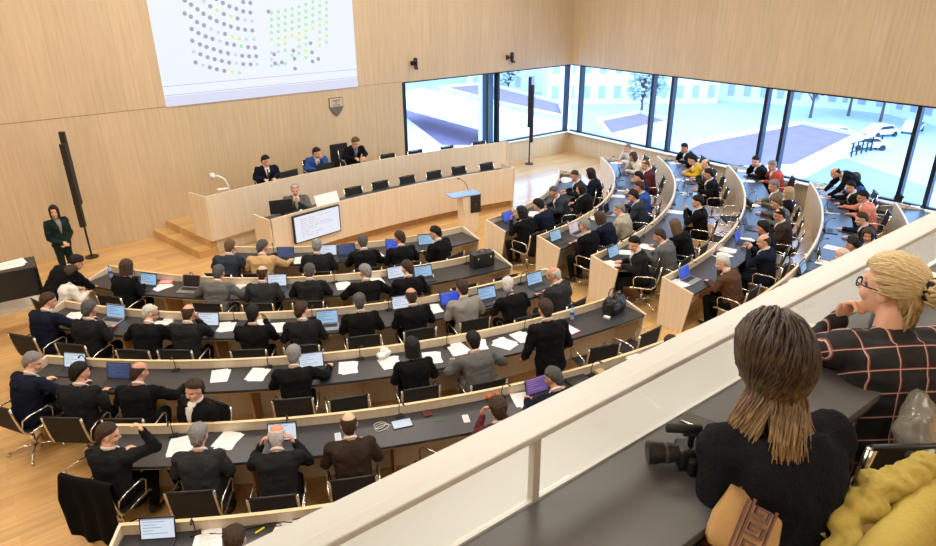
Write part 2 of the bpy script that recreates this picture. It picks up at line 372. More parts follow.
# ---------------------------------------------------------------- chairs
def make_chair():
    r = empty('office_chair')
    SH = .46
    # side profile of sling: seat front -> back top
    prof = [(.24, SH-.03), (.22, SH+.0), (.05, SH-.012), (-.14, SH-.02), (-.205, SH+.03), (-.235, SH+.12), (-.265, SH+.27), (-.285, SH+.42)]
    def sl(pts, w, th):
        mb = MB(); rings = []
        for (y, z) in pts: rings.append([(-w, y, z), (w, y, z), (w, y-.004, z-th), (-w, y-.004, z-th)])
        return mb.loft(rings)
    sl(prof[:5], .225, .022).build('seat', M_mesh, r)
    sl(prof[4:], .225, .02).xf(Matrix.Identity(4)).build('backrest', M_mesh, r)
    for s in (-1, 1):
        MB().tube([(s*.238, y, z) for y, z in prof], .016, 8).build('side_frame', M_chrome, r, True)
        MB().tube([(s*.242, -.225, SH+.07), (s*.262, -.20, SH+.2), (s*.27, -.10, SH+.225), (s*.27, .13, SH+.22), (s*.265, .18, SH+.17), (s*.25, .16, SH-.0)], .011, 8).build('armrest', M_chrome, r, True)
    MB().tube([(-.238, -.286, SH+.425), (-.1, -.298, SH+.432), (.1, -.298, SH+.432), (.238, -.286, SH+.425)], .012, 8).build('top_rail', M_black, r, True)
    MB().tube([(0, 0, .09), (0, 0, .26)], .028, 12).tube([(0, 0, .26), (0, 0, SH-.03)], .018, 12).box(-.2, .2, -.03, .03, SH-.045, SH-.03).build('column', M_chrome, r, True)
    b = MB()
    for k in range(4):
        a = PI/4+k*PI/2; d = Vector((math.cos(a), math.sin(a), 0))
        b.tube([Vector((0, 0, .11)), d*.16+Vector((0, 0, .10)), d*.31+Vector((0, 0, .045))], [.02, .016, .012], 8)
        b.cyl((d.x*.31, d.y*.31), .02, 0, .045, 10)
    b.build('star_base', M_chrome, r, True)
    return r
def chair(loc, rz, label, group='office chairs at the curved desks'):
    return inst('chair', make_chair, (loc[0], loc[1], loc[2] if len(loc) > 2 else 0), rz, label, 'chair', group)

# ---------------------------------------------------------------- people
def remesh(mb, vox, smooth=2):
    me = mb.mesh('tmp'); o = link('tmp', me)
    m = o.modifiers.new('r', 'REMESH'); m.mode = 'VOXEL'; m.voxel_size = vox
    if smooth: s = o.modifiers.new('s', 'SMOOTH'); s.factor = .5; s.iterations = smooth
    dg = bpy.context.evaluated_depsgraph_get(); dg.update()
    out = bpy.data.meshes.new_from_object(o.evaluated_get(dg))
    bpy.data.objects.remove(o); bpy.data.meshes.remove(me)
    out.materials.clear(); out.polygons.foreach_set('use_smooth', [True]*len(out.polygons))
    return out
def wrinkle(me, amp, sc):
    me.update(); n = len(me.vertices); nr = np.empty(n*3); me.vertex_normals.foreach_get('vector', nr); co_ = np.empty(n*3); me.vertices.foreach_get('co', co_)
    co_ = co_.reshape(-1, 3); nr = nr.reshape(-1, 3)
    d = np.array([noise.noise(Vector((p[0]*sc, p[1]*sc, p[2]*sc*1.6))) + .5*noise.noise(Vector(p*sc*2.3)) for p in co_])
    co_ += nr*(d*amp)[:, None]; me.vertices.foreach_set('co', co_.ravel()); me.update()

class Pose:
    """local frame: faces +Y, origin on floor under the pelvis"""
    def __init__(s, lean=20, L=None, Rr=None, stand=False, hip=None, side=0, legs=None, sc=1.0):
        s.lean = R(lean); s.stand = stand; s.side = R(side)
        s.hip = Vector((0, 0, hip or (.96 if stand else .54)))
        s.arm = (L, Rr); s.legs = legs
    def spine(s, h):
        n = 12; p = s.hip.copy()
        for i in range(n):
            hh = (i+.5)/n*h; a = s.lean*(.55+.9*min(1, max(0, hh)/.6)); p += Vector((math.sin(s.side)*.8, math.sin(a), math.cos(a)))*(h/n)
        return p
    def basis(s, h):
        a = s.lean*(.55+.9*min(1, max(0, h)/.6)); t = Vector((math.sin(s.side)*.8, math.sin(a), math.cos(a))).normalized()
        x = Vector((1, 0, 0)); x = (x-t*x.dot(t)).normalized(); return x, t.cross(x), t
    def head(s, yaw=0, pitch=0):
        x, y, t = s.basis(.55); c = s.spine(.672) + Vector((0, .028, 0))
        up = s.spine(.6)
        Mr = Matrix.Rotation(R(yaw), 3, 'Z') @ Matrix.Rotation(-(s.lean*.45)-R(pitch), 3, 'X')
        return c, Mr
    def shoulders(s):
        x, y, t = s.basis(.45); c = s.spine(.45); return c-x*.20, c+x*.20
def torso(mb, P, d=0, low=-.09, top=.64, wide=1):
    rings = []
    for h, a, b in [(-.11, .155, .11), (-.05, .178, .13), (.04, .168, .128), (.15, .15, .112), (.27, .170, .122), (.38, .192, .128), (.45, .185, .112), (.50, .125, .085), (.54, .064, .062), (.64, .056, .058)]:
        if h < low-.021 or h > top+.001: continue
        x, y, t = P.basis(h); c = P.spine(h)
        dd = d if (d > 0 or h >= .5) else d
        ex = .75 if d else 1
        sg = lambda v: math.copysign(abs(v)**ex, v)
        rings.append([c+x*sg(math.cos(2*PI*k/24))*(a*wide+dd)+y*sg(math.sin(2*PI*k/24))*(b+dd) for k in range(24)])
    mb.loft(rings)
def hand(mb, w, dirv, nrm, curl=.35, s=1, side=1, scale=1):
    """palm + five bent fingers; dirv = finger direction, nrm = back-of-hand normal, side = which way the thumb leaves"""
    d = Vector(dirv).normalized(); n = Vector(nrm); n = (n-d*n.dot(d)).normalized(); x = d.cross(n)*side; k = scale
    M = Matrix((x, d, n)).transposed()
    mb.ell(w+d*.045*k, (.040*k, .050*k, .017*k), M, 14, 8)
    for i, (ox, ln) in enumerate([(.029, .070), (.010, .079), (-.010, .074), (-.028, .058)]):
        b = w+d*.075*k+x*ox*k; q = d*math.cos(curl)-n*math.sin(curl); q2 = d*math.cos(curl*2.4)-n*math.sin(curl*2.4)
        m1 = b+q*ln*.5*k; m2 = m1+q2*ln*.55*k
        mb.cap(b, m1, .0102*k, .0095*k, 8); mb.cap(m1, m2, .0095*k, .008*k, 8)
    b = w+d*.02*k+x*.03*k; m1 = b+(d*.7+x*.75).normalized()*.035*k; m2 = m1+(d*.95+x*.25-n*.2).normalized()*.03*k
    mb.cap(b, m1, .013*k, .011*k, 8); mb.cap(m1, m2, .011*k, .0092*k, 8)
def arms(P): 
    out = []
    for sh, a, sd in ((P.shoulders()[0], P.arm[0], 1), (P.shoulders()[1], P.arm[1], -1)):
        if a is None: a = dict(e=(.27*(-sd), .14, .80), w=(.13*(-sd), .42, .80), d=(.2*sd, 1, 0), n=(0, 0, 1))
        out.append((sh, Vector(a['e']), Vector(a['w']), Vector(a.get('d', (0, 1, 0))), Vector(a.get('n', (0, 0, 1))), a.get('c', .35), sd))
    return out
def legs(P):
    o = []
    for s in (-1, 1):
        h = P.hip+Vector((s*.095, 0, -.02))
        if P.legs: k, a = [Vector((s*q[0], q[1], q[2])) for q in P.legs]
        elif P.stand: k, a = Vector((s*.10, .02, .50)), Vector((s*.11, -.02, .09))
        else: k, a = Vector((s*.13, .40, .50)), Vector((s*.12, .34, .10))
        o.append((h, k, a))
    return o
HS = 1.07
def headgeo(mb, c, M, jaw=1):
    E = lambda o, r: mb.ell(c+M @ (Vector(o)*HS), [q*HS for q in r], M, 20, 14)
    E((0, -.012, .028), (.076, .094, .088)); E((0, .022, -.03), (.060*jaw, .072, .082)); E((0, .056, -.088), (.030*jaw, .030, .024))
    for s in (-1, 1):
        E((s*.078, -.006, -.006), (.010, .021, .033)); E((s*.034, .062, -.028), (.026, .028, .026)); 
    K = lambda a, b, r0, r1: mb.cap(c+M @ Vector(a), c+M @ Vector(b), r0, r1, 8)
    K((0, .086, .016), (0, .107, -.022), .009, .015); K((-.032, .078, .033), (.032, .078, .033), .014, .014); K((-.016, .086, -.056), (.016, .086, -.056), .010, .010)
def paint_face(me, c, M, mats):
    for m in mats: me.materials.append(m)
    Mi = M.transposed(); n = len(me.polygons); ce = np.empty(n*3); me.polygons.foreach_get('center', ce); ce = ce.reshape(-1, 3)-np.array(c)
    q = ce @ np.array(Mi).T/HS; idx = np.zeros(n, dtype=np.int32)
    for s in (-1, 1):
        idx[(np.abs(q[:, 0]-s*.031) < .014) & (np.abs(q[:, 2]-.009) < .0075) & (q[:, 1] > .05)] = 1
    idx[(np.abs(q[:, 0]) < .024) & (np.abs(q[:, 2]+.057) < .0075) & (q[:, 1] > .06)] = 2
    me.polygons.foreach_set('material_index', idx)
def body_mesh(P, yaw, pitch, vox=.0085):
    mb = MB(); torso(mb, P, -.016, top=.46); mb.cap(P.spine(.40), P.spine(.56), .085, .060); c, M = P.head(yaw, pitch)
    mb.cap(P.spine(.56), c+M @ Vector((0, -.02, -.05)), .057, .056)
    headgeo(mb, c, M)
    for sh, e, w, d, n, cu, sd in arms(P):
        mb.cap(P.spine(.43), sh, .052, .046); mb.cap(sh, e, .046, .038); mb.cap(e, w, .040, .025); hand(mb, w, d, n, cu, 1, sd)
    for h, k, a in legs(P):
        mb.cap(h, k, .082, .055); mb.cap(k, a, .052, .034); mb.cap(a, a+Vector((0, .13, -.045)), .034, .028)
    me = remesh(mb, vox); paint_face(me, c, M, [M_skin, mat('eye_dark', (.02, .015, .012), .3), mat('lip', (.35, .12, .09), .5)]); return me
def top_mesh(P, fit=0, vox=.016, long=True, amp=.013, short=False):
    mb = MB(); torso(mb, P, .026+fit, low=-.11 if long else -.05, top=.50)
    c = P.spine(.47); x, y, t = P.basis(.47)
    mb.ell(P.spine(.515)-y*.01, (.082, .076, .032), Matrix((x, y, t)).transposed())
    for sh, e, w, d, n, cu, sd in arms(P):
        mb.cap(P.spine(.42), sh, .085+fit, .082+fit); mb.cap(sh, e, .080+fit, .064+fit)
        u = (w-e)*(.25 if short else .95); mb.cap(e, e+u, .062+fit, .043+fit)
    me = remesh(mb, vox, 2); wrinkle(me, amp, 8); wrinkle(me, amp*.6, 19); return me
def leg_mesh(P):
    mb = MB()
    for h, k, a in legs(P):
        mb.cap(P.hip, h, .13, .12); mb.cap(h, k, .105, .076); mb.cap(k, a, .074, .056)
    me = remesh(mb, .019, 2); wrinkle(me, .005, 9); return me
def shoe_mesh(a):
    mb = MB().ell((0, .045, -.055), (.046, .13, .04)).ell((0, -.03, -.03), (.042, .055, .055)); 
    me = mb.mesh('shoe', [M_shoe], True); return me
M_skin = mat('skin', srgb(214, 160, 132), .55, var=.06, bscale=20)
M_shoe = mat('shoe_leather', (.02, .015, .012), .35)
def hair_mesh(style, seed=0, na=1):
    """built round the head centre, face to +Y"""
    nu, nv = 84, 56; v = []; f = []
    for j in range(nv+1):
        th = PI*j/nv
        for i in range(nu):
            ph = 2*PI*i/nu; d = Vector((math.sin(th)*math.sin(ph), math.sin(th)*math.cos(ph), math.cos(th)))
            c = d.y/max(1e-4, math.hypot(d.x, d.y))
            hl = -.04+(.52*c if c > 0 else .88*c)
            k = (d.z-hl)/.10
            if style in ('bob', 'long', 'bun') and c < .35: k = (d.z+.75)/.1
            if style == 'bald': k = min(k, (.50-d.z-(.55 if c > 0 else 0)*c)/.08)
            if style == 'thin': k = min(k, (.80-d.z+(.3 if c < .2 else 0))/.1)
            ed = min(1, max(.08, (d.z-hl)/.5)) if style not in ('bob', 'long') else 1
            k = max(0, min(1, k)); k = k*k*(3-2*k)
            n = noise.noise(d*4+Vector((seed, 0, 0)))*.009+noise.noise(Vector((d.x*16, d.y*16, d.z*7+seed)))*.009+noise.noise(Vector((d.x*34, d.y*34, d.z*12+seed)))*.005
            n *= na*.75; k += noise.noise(Vector((d.x*18, d.y*18, seed+2)))*.5*(0 < k < 1.2)
            th_ = {'short': .014, 'thick': .024, 'bald': .006, 'thin': .007, 'bob': .018, 'long': .016, 'bun': .012}[style]
            th_ *= ed; o = Vector((d.x*(.078+th_), d.y*(.096+th_), d.z*(.090+th_)))*(1+n*6*0.9)
            i_ = Vector((d.x*.060, d.y*.078, d.z*.075))
            if c < 0 and d.z < 0: o.z -= .050*min(1, -c*1.5)*min(1, -d.z*1.6)
            p = i_.lerp(o, k); v.append(p+Vector((0, -.012, .028)))
    for j in range(nv):
        for i in range(nu):
            i2 = (i+1) % nu; f.append((j*nu+i, (j+1)*nu+i, (j+1)*nu+i2, j*nu+i2))
    mb = MB().add(v, f)
    if style in ('bob', 'long'):
        L = -.11 if style == 'bob' else -.22
        for k in range(17):
            a = R(-125+250*k/16); x, y = math.sin(a)*.083, -math.cos(a)*.088-.012
            if y > .05: continue
            e = L+noise.noise(Vector((k*1.7, seed, 0)))*.025
            mb.cap((x*.95, y*.95, .05), (x*1.08, y*1.05-.005, e), .024, .012, 8)
    if style == 'bun': mb.ell((0, -.125, .045), (.042, .036, .04))
    me = mb.mesh('hair', [], True)
    if style in ('bob', 'long', 'bun'):
        me = remesh(mb, .007, 2); wrinkle(me, .004, 30)
    return me
HAIRS = {}
HC = {'bk': (.010, .008, .007), 'br': (.055, .032, .020), 'lb': (.14, .085, .045), 'gr': (.26, .26, .26), 'dg': (.09, .09, .09), 'wh': (.62, .62, .60), 'bl': (.42, .30, .15)}
CC = {'black': (.006, .006, .007), 'navy': (.008, .011, .026), 'charcoal': (.014, .014, .016), 'dark grey': (.030, .031, .034), 'grey': (.12, .122, .125), 'light grey': (.27, .27, .245),
      'blue': (.035, .08, .30), 'tan': (.55, .36, .17), 'white': (.78, .76, .72), 'rust': (.22, .06, .025), 'brown': (.10, .05, .028), 'dark brown': (.04, .025, .018), 'yellow': (.75, .45, .03), 'red': (.48, .07, .05),
      'peach': (.72, .26, .17), 'beige': (.42, .38, .28), 'olive': (.14, .14, .09), 'slate': (.028, .038, .055), 'maroon': (.10, .02, .025), 'cream': (.72, .66, .55), 'dark green': (.012, .025, .022), 'grey blue': (.14, .19, .27)}
A = lambda e, w, d=(0, 1, 0), n=(0, 0, 1), c=.35: dict(e=e, w=w, d=d, n=n, c=c)
POSES = {
 'write': Pose(24, A((-.30, .20, .80), (-.12, .44, .795), (.5, 1, 0)), A((.30, .20, .80), (.12, .42, .795), (-.4, 1, 0), c=.6)),
 'type': Pose(14, A((-.28, .10, .79), (-.11, .37, .80), (.15, 1, 0)), A((.28, .10, .79), (.11, .37, .80), (-.15, 1, 0))),
 'wide': Pose(22, A((-.38, .20, .80), (-.24, .45, .795), (.3, 1, 0)), A((.40, .20, .80), (.30, .46, .795), (-.1, 1, 0))),
 'chin': Pose(22, A((-.28, .22, .80), (-.08, .42, .795), (.6, 1, 0)), A((.22, .36, .80), (.07, .35, 1.02), (-.2, -.1, 1), (.3, 1, .1), .8)),
 'chinl': Pose(20, A((-.22, .36, .80), (-.07, .34, 1.02), (.2, -.1, 1), (-.3, 1, .1), .8), A((.28, .22, .80), (.08, .42, .795), (-.6, 1, 0))),
 'hold': Pose(12, A((-.26, .20, .81), (-.10, .36, 1.0), (.2, .3, 1), (-.5, .6, 0), .6), A((.26, .20, .81), (.10, .36, 1.0), (-.2, .3, 1), (.5, .6, 0), .6)),
 'ears': Pose(26, A((-.30, .30, .81), (-.17, .30, 1.06), (.4, 0, 1), (-1, .2, 0), .5), A((.30, .30, .81), (.17, .30, 1.06), (-.4, 0, 1), (1, .2, 0), .5)),
 'back': Pose(-4, A((-.26, .0, .74), (-.08, .20, .66), (.8, .6, 0)), A((.26, .0, .74), (.08, .20, .68), (-.8, .6, 0))),
 'reach': Pose(20, A((-.28, .16, .80), (-.12, .40, .795), (.3, 1, 0)), A((.36, .28, .81), (.40, .52, .795), (.1, 1, 0))),
 'armup': Pose(6, A((-.27, .10, .79), (-.12, .34, .795), (.3, 1, 0)), A((.36, .30, .98), (.30, .24, 1.22), (-.3, -.2, 1), (.6, .6, 0), .6)),
 'clasp': Pose(10, A((-.27, .26, .81), (-.05, .36, 1.0), (.6, .3, .8), (-.3, 1, 0), .8), A((.27, .26, .81), (.05, .36, 1.0), (-.6, .3, .8), (.3, 1, 0), .8)),
 'standdesk': Pose(16, A((-.30, .06, 1.12), (-.26, .26, .90), (0, .8, -.6)), A((.30, .08, 1.12), (.24, .30, .90), (0, .8, -.6)), stand=True),
 'standclasp': Pose(2, A((-.25, .02, 1.12), (-.05, .17, .98), (.9, .3, -.2), (0, 1, .4)), A((.25, .02, 1.12), (.05, .18, .98), (-.9, .3, -.2), (0, 1, .4)), stand=True),
 'bend': Pose(52, A((-.26, .50, .96), (-.16, .66, .80), (.2, 1, -.1)), A((.26, .48, .96), (.14, .64, .82), (-.2, 1, -.1)), stand=True, hip=.92),
}
for P in POSES.values(): pass
_bm, _tm, _lm, _sm = {}, {}, {}, {}
SK = [srgb(222, 168, 140), srgb(206, 150, 122), srgb(228, 180, 152)]
def person(loc, rz, pose, label, top='black', hair=('short', 'br'), hy=0, hp=10, legsc='black', shirt='white', glasses=False, group=None, skin=0, tie=None, sc=1.0, fit=0, collar=True, wx=None):
    P = POSES[pose]; r = empty('person', loc, rz, label, 'person', group); wx = wx or (.93 if hair[0] in ('bob', 'long') else 1); r.scale = (sc*wx, sc, sc)
    kb = (pose, hy, hp)
    if kb not in _bm: _bm[kb] = body_mesh(P, hy, hp)
    b = link('body', _bm[kb], r); b.material_slots[0].link = 'OBJECT'; b.material_slots[0].material = mat('skin', SK[skin % 3], .55, var=.06, bscale=20)
    kt = (pose, fit)
    if kt not in _tm:
        _tm[kt] = top_mesh(P, fit); _tm[kt].materials.append(M_black)
    j = link('jacket', _tm[kt], r); j.material_slots[0].link = 'OBJECT'; j.material_slots[0].material = mat('cloth_'+top.replace(' ', '_'), CC[top], .85, bump=.25, bscale=220, spec=.12)
    if pose not in _lm: _lm[pose] = leg_mesh(P); _lm[pose].materials.append(M_black)
    t = link('trousers', _lm[pose], r); t.material_slots[0].link = 'OBJECT'; t.material_slots[0].material = mat('cloth_'+legsc.replace(' ', '_'), CC[legsc], .85, bump=.25, bscale=220, spec=.12)
    if 's' not in _sm: _sm['s'] = shoe_mesh(None)
    for h, k, a in legs(P):
        s = link('shoe', _sm['s'], r); s.location = a+Vector((0, .0, .005))
    c, M = P.head(hy, hp); Mh = Matrix.Translation(c) @ M.to_4x4() @ Matrix.Scale(HS, 4)
    st, hc = hair
    if st:
        if st not in HAIRS: HAIRS[st] = hair_mesh(st, len(HAIRS)); HAIRS[st].materials.append(M_black)
        h = link('hair', HAIRS[st], r); h.matrix_local = Mh; h.material_slots[0].link = 'OBJECT'
        h.material_slots[0].material = mat('hair_'+hc, HC[hc], .6, bump=.4, bscale=140, var=.3, spec=.3)
    if collar:
        key = ('collar', pose)
        if key not in _sm:
            x, y, tt = P.basis(.53); cc = P.spine(.545)
            _sm[key] = MB().tube([cc+x*math.cos(q)*.063+y*math.sin(q)*.063-tt*(.022*math.sin(q)) for q in [2*PI*i/20 for i in range(20)]], .010, 8, closed=True, flat=1.5).mesh('shirt_collar', [M_black], True)
        s = link('shirt_collar', _sm[key], r); s.material_slots[0].link = 'OBJECT'; s.material_slots[0].material = mat('cloth_shirt_'+shirt.replace(' ', '_'), CC[shirt], .8)
        key = ('front', pose)
        if key not in _sm:
            mb = MB(); rings = []
            for h_, wd in ((.525, .055), (.47, .052), (.40, .040), (.32, .026), (.24, .006)):
                x, y, tt = P.basis(h_); cc = P.spine(h_); by = .092 if h_ > .5 else (.146 if h_ > .45 else .160)
                rings.append([cc+x*wd*u+y*(by-.012*abs(u)+o) for u, o in ((-1, 0), (0, .003), (1, 0), (1, -.02), (-1, -.02))])
            _sm[key] = mb.loft(rings).mesh('shirt_front', [M_black], True)
        s = link('shirt_front', _sm[key], r); s.material_slots[0].link = 'OBJECT'; s.material_slots[0].material = mat('cloth_shirt_'+shirt.replace(' ', '_'), CC[shirt], .8)
        if tie:
            mb = MB(); rings = []
            for h_, wd in ((.51, .012), (.49, .018), (.47, .012), (.36, .022), (.27, .028)):
                x, y, tt = P.basis(h_); cc = P.spine(h_); by = .104 if h_ > .5 else (.152 if h_ > .45 else .166)
                rings.append([cc+x*wd*u+y*(by+o) for u, o in ((-1, 0), (1, 0), (1, -.015), (-1, -.015))])
            mb.loft(rings).build('tie', mat('tie', tie, .6), r)
    if glasses:
        if 'g' not in _sm:
            g = MB()
            for s_ in (-1, 1):
                g.tube([(s_*.033+.023*math.cos(q), .098-.1*abs(.023*math.cos(q)), .008+.017*math.sin(q)) for q in [2*PI*i/16 for i in range(16)]], .0028, 6, closed=True)
                g.tube([(s_*.056, .095, .012), (s_*.078, .06, .012), (s_*.082, -.01, .006)], .0028, 6)
            g.tube([(-.01, .104, .012), (.01, .104, .012)], .0028, 6); _sm['g'] = g.mesh('glasses', [M_black], True)
        g = link('glasses', _sm['g'], r); g.matrix_local = Mh
    return r

# ---------------------------------------------------------------- who sits where
DOING = {'write': 'bent over papers', 'type': 'hands on desk', 'wide': 'arms spread', 'chin': 'chin on right hand', 'chinl': 'chin on left hand',
         'hold': 'holding something up', 'ears': 'hands beside head', 'back': 'leaning back', 'reach': 'reaching right arm', 'armup': 'right arm raised', 'clasp': 'hands clasped'}
# row, head px, head py, pose, head yaw, torso turn, hair, hair colour, jacket, extra words, options
PP = [
 ('A', 220, 256, 'write', 0, 0, 'short', 'lb', 'slate', '', {}),
 ('A', 263, 247, 'reach', -30, 0, 'short', 'dg', 'tan', '', {}),
 ('A', 317, 246, 'type', 0, 0, 'thin', 'gr', 'charcoal', '', dict(fit=.01)),
 ('A', 366, 252, 'write', 0, 0, 'short', 'dg', 'black', '', {}),
 ('A', 401, 240, 'type', 30, 0, 'short', 'br', 'black', '', {}),
 ('A', 436, 234, 'type', 30, 25, 'short', 'bk', 'black', '', {}),
 ('B', 127, 267, 'type', 0, 0, 'bob', 'br', 'black', '', {}),
 ('B', 221, 271, 'wide', 0, 0, 'short', 'dg', 'grey', '', {}),
 ('B', 263, 273, 'type', 0, 0, 'bald', 'br', 'dark grey', '', {}),
 ('B', 310, 270, 'write', 0, 0, 'short', 'dg', 'charcoal', '', {}),
 ('B', 365, 272, 'wide', 30, 0, 'short', 'gr', 'black', '', {}),
 ('B', 407, 268, 'type', 30, 0, 'short', 'br', 'black', '', {}),
 ('C', 49, 301, 'reach', -30, 0, 'short', 'br', 'navy', '', {}),
 ('C', 90, 309, 'type', 0, 0, 'short', 'dg', 'charcoal', '', {}),
 ('C', 151, 313, 'wide', -60, 0, 'thin', 'wh', 'black', '', dict(glasses=True)),
 ('C', 189, 313, 'chin', 0, 0, 'bald', 'br', 'charcoal', '', {}),
 ('C', 253, 314, 'hold', 0, 0, 'short', 'bk', 'black', '', {}),
 ('C', 302, 310, 'type', -30, 0, 'short', 'br', 'charcoal', '', {}),
 ('C', 359, 300, 'type', 0, 0, 'short', 'dg', 'black', '', {}),
 ('C', 411, 296, 'type', 0, 0, 'bald', 'br', 'black', '', {}),
 ('C', 462, 288, 'type', 0, 0, 'short', 'br', 'light grey', '', {}),
 ('C', 514, 290, 'write', -30, 0, 'short', 'wh', 'black', '', dict(shirt='blue')),
 ('C', 554, 275, 'type', 30, 10, 'bald', 'wh', 'dark grey', '', {}),
 ('D', 34, 362, 'reach', -60, -15, 'short', 'gr', 'navy', '', {}),
 ('D', 74, 378, 'type', -30, 0, 'short', 'bk', 'charcoal', '', {}),
 ('D', 137, 375, 'reach', -30, 0, 'bald', 'br', 'black', '', {}),
 ('D', 294, 355, 'reach', 0, 0, 'short', 'gr', 'black', '', {}),
 ('D', 412, 347, 'type', 0, 0, 'bob', 'bk', 'black', '', {}),
 ('D', 473, 341, 'wide', 0, 0, 'short', 'bk', 'grey', '', {}),
 ('E', 111, 432, 'armup', -60, -15, 'short', 'br', 'charcoal', '', {}),
 ('E', 199, 435, 'type', 0, 0, 'short', 'gr', 'dark grey', '', {}),
 ('E', 275, 447, 'ears', 0, 0, 'bald', 'wh', 'charcoal', '', {}),
 ('E', 349, 424, 'type', 0, 0, 'bald', 'br', 'dark brown', '', {}),
 ('E', 503, 418, 'hold', 0, 0, 'thick', 'br', 'maroon', '', {}),
 ('E', 552, 377, 'wide', 30, 0, 'short', 'dg', 'navy', '', {}),
 ('F', 235, 540, 'write', 0, 0, 'short', 'br', 'black', '', {}),
 ('a', 523, 213, 'hold', 30, 0, 'bob', 'bk', 'black', '', {}),
 ('a', 557, 192, 'write', 60, 40, 'short', 'dg', 'slate', 'facing the camera', dict(glasses=True)),
 ('a', 565, 212, 'write', 0, 0, 'thick', 'bk', 'navy', '', {}),
 ('a', 576, 189, 'type', 30, 0, 'bob', 'bk', 'black', '', {}),
 ('a', 574, 175, 'type', 60, 20, 'short', 'br', 'navy', '', {}),
 ('a', 583, 174, 'type', 0, 0, 'bob', 'bk', 'navy', '', {}),
 ('b', 596, 229, 'type', 0, 0, 'short', 'gr', 'black', '', {}),
 ('b', 608, 220, 'write', 0, 0, 'bob', 'br', 'navy', '', {}),
 ('b', 622, 210, 'type', 30, 0, 'short', 'gr', 'beige', '', {}),
 ('b', 633, 196, 'reach', 0, 0, 'short', 'bk', 'slate', '', {}),
 ('b', 639, 187, 'type', 0, 0, 'short', 'br', 'blue', '', {}),
 ('b', 638, 177, 'type', 0, 0, 'short', 'bk', 'navy', '', {}),
 ('b', 645, 165, 'type', 30, 0, 'thin', 'lb', 'maroon', '', {}),
 ('b', 633, 157, 'chin', 30, 0, 'bob', 'br', 'cream', '', {}),
 ('b', 627, 148, 'chin', 0, 0, 'thin', 'gr', 'white', '', {}),
 ('c', 633, 244, 'type', 60, 35, 'thick', 'bk', 'charcoal', 'turned to face the camera', {}),
 ('c', 666, 238, 'reach', 30, 0, 'short', 'br', 'grey', '', {}),
 ('c', 676, 226, 'write', 0, 0, 'long', 'lb', 'black', '', {}),
 ('c', 697, 202, 'clasp', 30, 0, 'thick', 'bk', 'black', '', {}),
 ('c', 708, 174, 'type', 0, 0, 'short', 'bk', 'black', '', {}),
 ('c', 705, 164, 'type', 30, 0, 'bald', 'br', 'slate', '', {}),
 ('c', 692, 160, 'write', 0, 0, 'thick', 'bk', 'yellow', '', {}),
 ('c', 684, 148, 'chin', 30, 0, 'short', 'bk', 'navy', '', {}),
 ('d', 722, 263, 'chin', 30, 0, 'short', 'wh', 'brown', '', {}),
 ('d', 771, 243, 'clasp', 30, 0, 'bald', 'br', 'navy', '', {}),
 ('d', 762, 228, 'type', 0, 0, 'thick', 'bk', 'black', '', {}),
 ('d', 779, 215, 'type', 30, 0, 'thin', 'bk', 'dark brown', '', dict(skin=1)),
 ('d', 776, 203, 'reach', 0, 0, 'short', 'lb', 'grey', '', {}),
 ('d', 773, 186, 'type', 30, 0, 'thick', 'gr', 'olive', '', {}),
 ('d', 788, 193, 'back', 0, 0, 'bob', 'bl', 'black', '', {}),
 ('d', 758, 162, 'chin', 60, 0, 'short', 'bk', 'black', '', {}),
 ('d', 773, 165, 'reach', 30, 0, 'short', 'gr', 'red', '', {}),
 ('e', 856, 178, 'type', 0, 0, 'short', 'dg', 'blue', '', {}),
 ('e', 850, 187, 'reach', 30, 0, 'short', 'bk', 'black', '', {}),
 ('e', 862, 197, 'reach', 30, 0, 'thick', 'bk', 'peach', '', {}),
 ('e', 861, 219, 'reach', 30, 0, 'short', 'br', 'navy', '', {}),
 ('e', 868, 235, 'type', 60, 30, 'bob', 'br', 'slate', 'facing the camera', {}),
 ('e', 852, 245, 'type', 0, 0, 'short', 'bk', 'black', '', {}),
 ('e', 842, 255, 'type', 0, 0, 'bald', 'wh', 'beige', '', {}),
 ('e', 669, 344, 'write', 0, 0, 'short', 'br', 'black', 'behind gallery ledge', {}),
]
ORD = ['first', 'second', 'third', 'fourth', 'fifth', 'sixth', 'seventh', 'eighth', 'ninth', 'tenth', 'eleventh', 'twelfth', 'thirteenth']
SHORTROW = {'A': 'first left row', 'B': 'second left row', 'C': 'third left row', 'D': 'fourth left row', 'E': 'fifth left row', 'F': 'nearest left row',
            'a': 'first right row', 'b': 'second right row', 'c': 'third right row', 'd': 'fourth right row', 'e': 'fifth right row', 'f': 'window row'}
def facing(row, p, tw=0):
    cx, cy, r = ROWS[row]; return math.atan2(-(cx-p.x), cy-p.y)+R(tw)
order = {}
for i, q in enumerate(PP): order.setdefault(q[0], []).append((ang(q[0], at(q[1], q[2], 1.2)), i))
rank = {}
for row, l in order.items():
    for k, (_, i) in enumerate(sorted(l)): rank[i] = k
PERS = {}
placed = []
for i, (row, px, py, pose, hy, tw, hs, hc, jk, ex, kw) in enumerate(PP):
    P = POSES[pose]; c, _ = P.head(hy, 10)
    hw = at(px, py, c.z)
    rz = facing(row, hw, tw)
    root = hw - Matrix.Rotation(rz, 3, 'Z') @ Vector((c.x, c.y, 0)); root.z = 0
    cx, cy, r = ROWS[row]; v = Vector((root.x-cx, root.y-cy, 0)); d = v.length
    d2 = min(max(d, r+DD+.13), r+DD+.42)
    if tw and abs(tw) > 20: d2 = max(d2, r+DD+.22)
    root = Vector((cx, cy, 0))+v*(d2/d)
    placed.append((row, root, rz, i))
